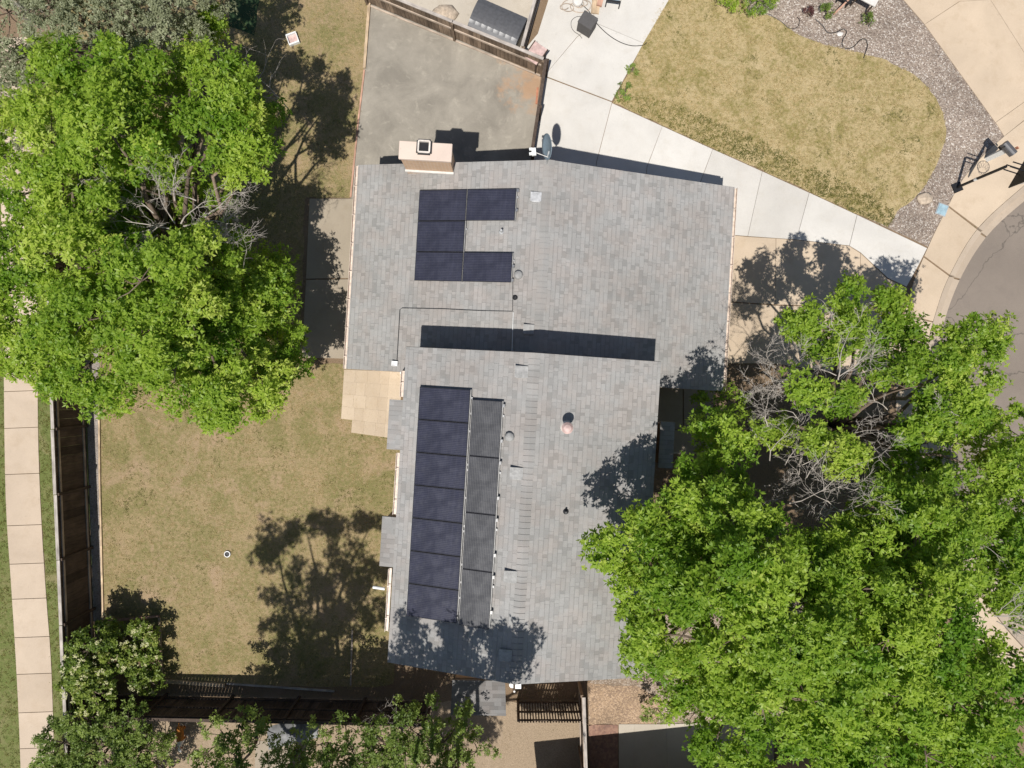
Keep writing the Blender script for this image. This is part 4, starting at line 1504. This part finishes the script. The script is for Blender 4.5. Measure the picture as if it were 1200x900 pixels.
def dead(m_, start, d, length, r, depth, up=.15):
    d = Vector(d).normalized()
    n_ = 5
    p = Vector(start)
    pts_, rad_ = [p.copy()], [r]
    dirs = []
    for i in range(n_):
        d = (d + Vector((random.gauss(0, .2), random.gauss(0, .2), random.gauss(0, .14) + up * .12))).normalized()
        p = p + d * (length / n_)
        pts_.append(p.copy()); rad_.append(r * (1 - .72 * (i + 1) / n_)); dirs.append(d.copy())
    m_.tube(pts_, rad_, 5 if r > .012 else 4, cap=False)
    if depth > 0:
        for i in range(1, n_ + 1):
            for _ in range(random.choice((0, 1, 1, 2))):
                dd = (dirs[i - 1] + Vector((random.gauss(0, .65), random.gauss(0, .65), random.gauss(0, .35)))).normalized()
                dead(m_, pts_[i], dd, length * random.uniform(.35, .62), max(.005, rad_[i] * .75), depth - 1, up)


def LB(px, py, rpx, z):
    return (P(px, py, z), rpx * (H - z) / F)


def SH(px, py, rpx, zc_, zs=0.0):
    """lobe placed by where its shade lands (pixel on a surface at height zs)"""
    g_ = P(px, py, zs)
    d_ = zc_ - zs
    return (Vector((g_.x - SUNX * d_, g_.y - SUNY * d_, zc_)), rpx * (H - zs) / F)


def tree(name, label, cat, base, lobes, mat, h_fork=2.2, r0=.18, group=None, deads=(), **k):
    t = thing(name, label, cat, base, (0, 0, 0), group)
    v, tn, tf = crown(lobes, **k)
    wood_of(base, lobes, tf, h_fork, r0).build('trunk', MT['bark'], t, world=True, smooth=True)
    np_mesh('crown', v, 4, MT[mat], t, tn)
    for (px, py, z, d, L, r, dep) in deads:
        m_ = MB()
        dead(m_, P(px, py, z), d, L * .85, r * .6, dep)
        m_.build('dead_branch', MT['barewood'], t, world=True)
    return t


T1 = [(62, 100, 42, 6.3), (105, 80, 38, 6.8), (148, 88, 40, 6.8), (60, 165, 48, 7), (125, 150, 50, 7.6), (160, 150, 36, 7), (252, 78, 32, 6), (225, 88, 26, 5.8), (262, 115, 40, 7), (290, 160, 26, 6.6), (240, 155, 38, 7),
      (205, 195, 28, 5.5), (285, 205, 26, 6), (38, 225, 34, 6), (85, 225, 42, 7), (22, 300, 46, 6), (85, 300, 48, 7.2), (140, 290, 34, 5.6), (40, 380, 46, 6), (45, 440, 22, 5), (105, 375, 48, 6.8), (165, 330, 46, 7.8), (215, 310, 40, 7.2), (255, 290, 30, 5.5), (165, 395, 46, 7.2),
      (222, 370, 48, 6.4), (280, 325, 42, 4.0), (318, 345, 28, 3.6), (276, 390, 44, 4.2), (325, 400, 28, 3.4), (10, 185, 30, 5.6), (12, 140, 22, 4.6), (8, 345, 30, 5.6), (16, 405, 28, 5.4), (70, 270, 26, 6), (180, 240, 30, 4.2), (240, 250, 30, 4.2), (120, 440, 38, 6), (80, 455, 26, 5.4), (205, 435, 42, 6.4), (260, 455, 40, 5.8), (305, 445, 36, 5.2), (345, 435, 18, 3.6), (258, 490, 24, 5), (250, 28, 11, 4), (236, 48, 14, 4), (115, 470, 20, 5)]
T1 = [LB(*a_) for a_ in T1] + [LB(a_ - (a_ - 600) * .09, b_ - (b_ - 450) * .09, c_ * .95, d_ - 1.8) for a_, b_, c_, d_ in T1 if c_ > 39 and not (120 < a_ < 290 and 180 < b_ < 320)]
tree('ash_tree', 'tall bright green ash overhanging the back lawn left of the house', 'tree', P(268, 330), T1, 'ash', 2.6, .24,
     deads=[(x_, y_, z_, (math.cos(a_), math.sin(a_), .3), l_, .034, 3) for x_, y_, z_, a_, l_ in
            ((215, 265, 6.0, .2, 2.0), (212, 262, 6.2, 1.2, 1.6), (205, 262, 6.2, 2.0, 1.6), (200, 268, 6.0, 2.9, 1.9), (195, 262, 5.8, 3.5, 1.5), (225, 270, 6.0, -.4, 1.7), (180, 250, 5.8, 2.5, 1.6), (240, 255, 5.8, .7, 1.5), (205, 235, 6.0, 1.6, 1.2), (165, 255, 5.4, 3.0, 1.4), (250, 270, 5.6, .1, 1.2), (230, 235, 6, 2.6, 1.0), (185, 275, 5.6, -2.6, 1.1))] +
           [(340, 130, 4.2, (-.75, .9, .1), 2.6, .03, 2)])

T2N = [(965, 385, 38, 5.5), (1008, 368, 40, 5.3), (1038, 398, 32, 5.2), (1062, 400, 22, 5.3), (937, 383, 16, 5.5), (1045, 362, 20, 5), (946, 450, 22, 7.2), (984, 466, 17, 6.2), (1062, 455, 36, 6.2), (1100, 425, 38, 6), (1140, 405, 28, 5.8), (1160, 402, 18, 5.6), (1128, 452, 36, 6.2), (1072, 492, 28, 6), (1110, 480, 32, 6),
       (1185, 505, 30, 4.6), (1150, 515, 30, 4.4), (1195, 535, 34, 5), (1120, 520, 26, 4.6), (905, 505, 18, 4.4), (1045, 530, 26, 4.6), (1165, 555, 34, 5.6), (985, 535, 22, 7), (962, 512, 16, 6.6)]
T2N = [LB(*a_) for a_ in T2N]
tree('ash_tree', 'ash tree with many bare grey dead limbs in front of the driveway', 'tree', P(940, 500), T2N, 'ash', 2.4, .2,
     deads=[(982, 445, 6.6, (0, 1, .4), 1.6, .032, 3), (982, 442, 6.6, (.8, .5, .3), 1.4, .028, 3), (980, 440, 6.5, (-.9, .6, .3), 1.4, .026, 3), (930, 464, 6.2, (-.9, .75, .3), 1.7, .03, 3), (927, 470, 6, (-.4, .95, .3), 1.6, .026, 3), (925, 455, 6, (-.9, .2, .3), 1.2, .025, 3),
            (902, 540, 6, (-.3, 1, .3), 1.8, .026, 3), (920, 545, 6, (.3, .9, .3), 1.5, .026, 3), (965, 522, 6.6, (.9, .35, .2), 1.7, .028, 3), (940, 545, 6.4, (.8, .5, .3), 1.2, .024, 3), (925, 590, 6.8, (.9, .1, .2), 2.0, .03, 3), (960, 592, 7, (.6, -.2, .2), 1.8, .03, 3), (985, 600, 7, (-.7, .3, .2), 1.6, .026, 3), (975, 575, 6.6, (.8, .4, .2), 1.6, .028, 3), (945, 560, 6.6, (.2, .8, .2), 1.3, .026, 3), (1010, 605, 7, (.7, .2, .2), 1.5, .026, 3), (1025, 470, 6, (-.2, .8, .3), 1.2, .02, 2), (1098, 495, 6.2, (0, .9, .5), .9, .02, 3), (880, 575, 5.6, (-.8, .6, .2), 1.9, .02, 2), (945, 500, 6, (-.8, .5, .3), 1.8, .03, 3), (900, 500, 5.6, (-.3, .9, .3), 1.6, .028, 3), (935, 575, 5.6, (-.6, .8, .3), 1.6, .028, 3), (1000, 575, 5.6, (.6, .6, .3), 1.4, .026, 3), (965, 600, 5.4, (.1, .9, .3), 1.5, .026, 3), (1040, 480, 5.6, (-.6, .7, .3), 1.2, .024, 3), (910, 610, 5.4, (-.2, .9, .3), 1.4, .024, 3)])

T2S = [(850, 530, 34, 7.2), (835, 505, 22, 6), (820, 585, 34, 8.2), (798, 570, 22, 7.8), (858, 610, 42, 8.8), (712, 650, 20, 8.2), (735, 632, 24, 8.3), (765, 615, 22, 8.2), (725, 685, 30, 8), (770, 660, 34, 8.6), (752, 725, 32, 8), (805, 690, 42, 9), (790, 640, 24, 8.2), (850, 670, 44, 9.6), (900, 640, 30, 8.6), (800, 745, 40, 8.4), (765, 765, 26, 7.2), (905, 690, 44, 9.6), (865, 740, 46, 9.2), (940, 655, 26, 8),
       (925, 750, 46, 9.6), (850, 800, 40, 8), (895, 820, 46, 8.6), (795, 800, 30, 5.4), (840, 825, 30, 5.6), (870, 870, 36, 7.4), (835, 880, 20, 6.4), (945, 820, 46, 9)]
T2S = [LB(a_, b_, c_ * 1.0, d_) for a_, b_, c_, d_ in T2S] + [LB(a_ - (a_ - 600) * .1, b_ - (b_ - 450) * .1, c_ * .95, d_ - 2.2) for a_, b_, c_, d_ in T2S if c_ > 38]
tree('ash_tree', 'broad green ash leaning over the right side of the upper roof', 'tree', P(845, 640), T2S, 'ash', 2.8, .26)
T2E = [(960, 625, 34, 7.6), (1010, 640, 36, 8), (1045, 590, 34, 6.8), (1075, 625, 44, 7.6), (1120, 590, 40, 6.6), (1160, 625, 42, 6.6), (1010, 690, 44, 8.8), (1065, 690, 44, 8.6), (1120, 665, 44, 7.8), (1175, 680, 36, 6.8), (980, 745, 46, 9.4), (1040, 750, 46, 9.2), (1100, 745, 46, 8.6), (1140, 770, 34, 7.8), (1195, 770, 34, 6.8), (1000, 815, 46, 9.2), (1060, 815, 46, 9), (1120, 820, 46, 8.4), (1180, 825, 42, 7.4), (965, 880, 42, 8.4), (1025, 885, 46, 8.6), (1085, 885, 46, 8.4), (1145, 885, 46, 7.8), (1200, 890, 44, 7), (1215, 630, 40, 6), (1225, 700, 40, 6.4), (1000, 930, 40, 8), (1080, 940, 40, 8), (1170, 945, 40, 7)]
T2E = [LB(a_, b_, c_ * 1.0, d_) for a_, b_, c_, d_ in T2E] + [LB(a_ - (a_ - 600) * .1, b_ - (b_ - 450) * .1, c_ * 1.0, d_ - 2.2) for a_, b_, c_, d_ in T2E if c_ > 38]
tree('ash_tree', 'wide green ash filling the lower right corner', 'tree', P(985, 640), T2E, 'ashdark', 2.8, .24,
     deads=[(1165, 722, 7.4, (.9, .1, .3), 1.7, .03, 3), (1168, 728, 7.4, (.7, -.5, .3), 1.3, .026, 3), (1170, 718, 7.4, (.5, .6, .3), 1.0, .02, 2), (1155, 640, 7, (.6, -.3, .4), .8, .016, 2)])
# olive toned trees at the top left
OL = [(10, 15, 42, 5), (20, 70, 26, 3.6), (60, 5, 42, 5.6), (100, 25, 40, 5.8), (150, 15, 42, 5.8), (140, 50, 26, 4.6), (195, 20, 42, 5.4), (225, 45, 28, 4.4), (190, 60, 24, 4), (235, 5, 34, 5), (40, -45, 50, 5.6), (110, -45, 50, 6), (190, -45, 50, 5.6), (5, 70, 28, 4), (18, 98, 22, 4), (8, 135, 22, 3.5), (10, 120, 26, 3), (5, 160, 26, 3), (160, 90, 20, 3.4), (172, 70, 18, 3.6)]
tree('olive_tree', 'grey-green small leaved tree at the top left corner behind the ash', 'tree', P(170, 75), [LB(*a_) for a_ in OL], 'olive', 1.6, .16, dens=5.5, sprigs=34, k=9, L=.085, Wd=.034, tuft_r=(.2, .4),
     deads=[(55, 25, 5, (.3, -.5, .4), 1.2, .02, 3), (70, 25, 5.2, (-.5, .2, .4), 1.2, .02, 3)])
# flowering shrub
FLB = [(105, 760, 24, 3.2), (135, 745, 22, 3.4), (165, 750, 20, 3), (90, 790, 22, 3.2), (125, 780, 26, 3.8), (172, 765, 16, 2.8), (110, 810, 24, 3.2), (170, 795, 18, 2.8), (88, 805, 14, 2.8), (150, 770, 20, 3.4), (165, 735, 12, 2.4), (125, 735, 14, 2.8)]
FLB = [LB(a_, b_, c_, 1.9 if a_ < 112 else d_ * .3) for a_, b_, c_, d_ in FLB]
fs_ = tree('flowering_shrub', 'green shrub dotted with cream blossoms in the edged bed by fence', 'shrub', P(155, 762), FLB, 'flowerleaf', .7, .07, dens=11, sprigs=16, k=9, L=.10, Wd=.055, tuft_r=(.16, .28))
pos, nr_ = [], []
for c, r in FLB:
    for _ in range(8):
        d_ = unit(RNG.normal(size=3) + np.array([0, 0, 1.4]))
        cc = np.array(c) + d_ * r * np.array([1, 1, .75]) * 1.12
        m = 5
        pos.append(cc + RNG.normal(0, .035, (m, 3))); nr_.append(np.tile(np.array([[0, 0, 1.0]]), (m, 1)))
v, tn = leaves(np.concatenate(pos), np.concatenate(nr_), 5, .05, .035, np.full(sum(len(a_) for a_ in pos), .5))
np_mesh('blossom', v, 4, MT['petal'], fs_, tn)
LB5 = [(75, 870, 30, 3.6), (110, 845, 28, 3.6), (150, 850, 28, 3.4), (120, 885, 36, 4), (165, 880, 30, 3.6), (185, 860, 16, 2.8), (60, 895, 24, 3), (185, 895, 18, 3), (90, 920, 40, 4), (150, 930, 40, 4)]
tree('leafy_bush', 'dark green feathery bush at the bottom left corner beside the path', 'bush', P(150, 855), [LB(a_, b_, c_, d_ * .52) for a_, b_, c_, d_ in LB5], 'shrubleaf', .8, .08, dens=9, sprigs=18, k=9, L=.10, Wd=.04, tuft_r=(.18, .32))
LB6 = [(262, 860, 20, 3), (280, 850, 16, 3), (245, 880, 16, 2.8), (300, 865, 16, 3), (275, 885, 18, 3), (312, 855, 12, 2.8), (290, 838, 10, 2.8), (260, 915, 30, 3)]
tree('young_tree', 'thin leafed young tree on bare ground between dog and grey slab', 'tree', P(300, 870), [LB(a_, b_, c_ * 1.2, d_) for a_, b_, c_, d_ in LB6], 'shrubleaf', 1.2, .05, dens=7, sprigs=14, k=8, L=.1, Wd=.045, tuft_r=(.16, .3))
LB7 = [(350, 880, 22, 3.2), (385, 870, 22, 3.4), (415, 885, 24, 3.6), (405, 850, 12, 3), (450, 870, 24, 3.8), (490, 860, 24, 4), (475, 885, 26, 3.8), (520, 870, 22, 3.8), (545, 850, 16, 3.6), (550, 835, 12, 3.8), (500, 835, 14, 3.8), (540, 885, 20, 3.4), (330, 895, 18, 3), (440, 895, 26, 3.4), (560, 880, 14, 3), (480, 820, 10, 3.6), (380, 920, 40, 3.5), (480, 930, 44, 3.6)]
tree('twiggy_bush', 'ragged bush with pale upright twigs below the small lean-to shed', 'bush', P(470, 868), [LB(a_, b_, c_ * 1.3, d_) for a_, b_, c_, d_ in LB7], 'shrubleaf', .8, .06, dens=6.5, sprigs=15, k=8, L=.1, Wd=.042, tuft_r=(.16, .32),
     deads=[(480, 880, 2.5, (-.3, .9, .9), 1.9, .014, 2), (500, 885, 2.5, (.2, .9, .9), 1.8, .014, 2), (520, 890, 2.4, (.6, .8, .8), 1.8, .014, 2), (450, 890, 2.4, (-.2, .8, .9), 1.7, .014, 2), (470, 860, 2.6, (-.7, .9, .7), 1.7, .014, 2), (430, 890, 2.3, (.2, .7, .9), 1.5, .012, 2)])
# shrubs near the right of the house
LBR = [(770, 830, 16, 1.2), (790, 815, 18, 1.3), (815, 800, 16, 1.2), (780, 790, 12, .9), (845, 815, 22, 1.6), (815, 835, 16, 1.1), (760, 835, 10, .7)]
tree('low_shrub', 'low green shrub spilling over pebbles at the neighbouring driveway', 'shrub', P(800, 820), [LB(*a_) for a_ in LBR], 'shrubleaf', .3, .04, dens=9, sprigs=9, k=7, L=.09, Wd=.04, tuft_r=(.12, .22))
LBE = [(832, 470, 20, 2.6), (855, 470, 20, 2.8), (835, 500, 22, 2.8), (860, 495, 18, 2.6), (815, 520, 16, 2.2)]
tree('entry_shrub', 'green shrub growing beside the shaded entry walk', 'shrub', P(828, 480), [LB(*a_) for a_ in LBE], 'ashdark', .7, .06, dens=4, sprigs=14, k=8, L=.12, Wd=.05, tuft_r=(.2, .35))


def bushlet(name, label, px, py, r, mat, zc_=None, cat='shrub', **k):
    zc_ = zc_ or r * .7
    lb = [(P(px, py, zc_), r)]
    tree(name, label, cat, P(px, py), lb, mat, zc_ * .5, .03, dens=40, sprigs=8, k=6, L=.07, Wd=.03, tuft_r=(.06, .12), low=-.1, **k)


bushlet('round_shrub', 'small dark round shrub at left in the upper rock bed', 947, 14, .22, 'redleaf')
bushlet('round_shrub', 'small round green shrub at middle of the upper rock bed', 969, 12, .27, 'shrubleaf')
bushlet('spiky_plant', 'small dark leaved plant beneath the white board', 1016, 24, .26, 'shrubleaf', cat='plant')
bushlet('garden_plant', 'low weedy green plant at the corner of pale walk and front lawn', 732, 108, .34, 'shrubleaf', .12, cat='plant')
bushlet('garden_plant', 'small green weed clump on the patio edge above the walk corner', 741, 82, .22, 'shrubleaf', .1, cat='plant')
JN = [(868, -6, 22, .4), (890, 0, 18, .4), (905, -8, 16, .4), (878, 8, 10, .3), (850, -14, 20, .4)]
tree('juniper', 'spreading bright green juniper at the top edge of front lawn', 'shrub', P(885, -8), [LB(*a_) for a_ in JN], 'ashdark', .2, .05, dens=12, sprigs=12, k=8, L=.08, Wd=.02, tuft_r=(.12, .22), low=-.1)

# trees standing south of the view: their tops are out of frame, their shade falls on lawn and roof
TS1 = [SH(325, 640, 26, 10.6), (SH(360, 625, 22, 10.8)), SH(400, 625, 24, 10.6), SH(430, 625, 20, 10.6), SH(325, 715, 22, 9.8), SH(360, 680, 28, 10.2), SH(400, 690, 30, 10.2), SH(345, 745, 26, 9.6), SH(395, 745, 34, 9.6), SH(430, 720, 24, 9.8), SH(330, 785, 24, 9), SH(380, 790, 30, 9), SH(430, 780, 30, 9), SH(445, 660, 18, 10.4), SH(300, 820, 20, 9), SH(340, 822, 24, 9), SH(385, 822, 24, 9), SH(425, 822, 24, 9)]
tree('ash_tree', 'tall ash south of the shaded fence whose shade mottles the lawn', 'tree', (-8.2, -14.6, 0), TS1, 'ash', 3, .24, dens=3.2)
TS2 = [SH(485, 750, 20, 10.6, 5.4), SH(520, 765, 22, 10.6, 5.6), SH(560, 760, 22, 10.6, 5.8), SH(590, 770, 22, 10.4, 6), SH(610, 755, 14, 10.6, 6), SH(500, 785, 22, 10.2, 5.4), SH(550, 795, 22, 10, 5.8), SH(470, 785, 18, 10, 5.2), SH(530, 738, 9, 10.8, 5.6), SH(585, 745, 10, 10.8, 5.9), SH(640, 808, 22, 9.5), SH(668, 806, 16, 9.5), SH(610, 812, 20, 9.5), SH(570, 822, 22, 9.2), SH(535, 820, 22, 9.2), SH(500, 815, 24, 9), SH(465, 815, 26, 9), SH(520, 855, 20, 8.4), SH(560, 862, 18, 8.2)]
tree('ash_tree', 'tall ash south of the lean-to whose shade reaches the upper roof', 'tree', (-2.2, -14.2, 0), TS2, 'ash', 3, .2, dens=3.2)
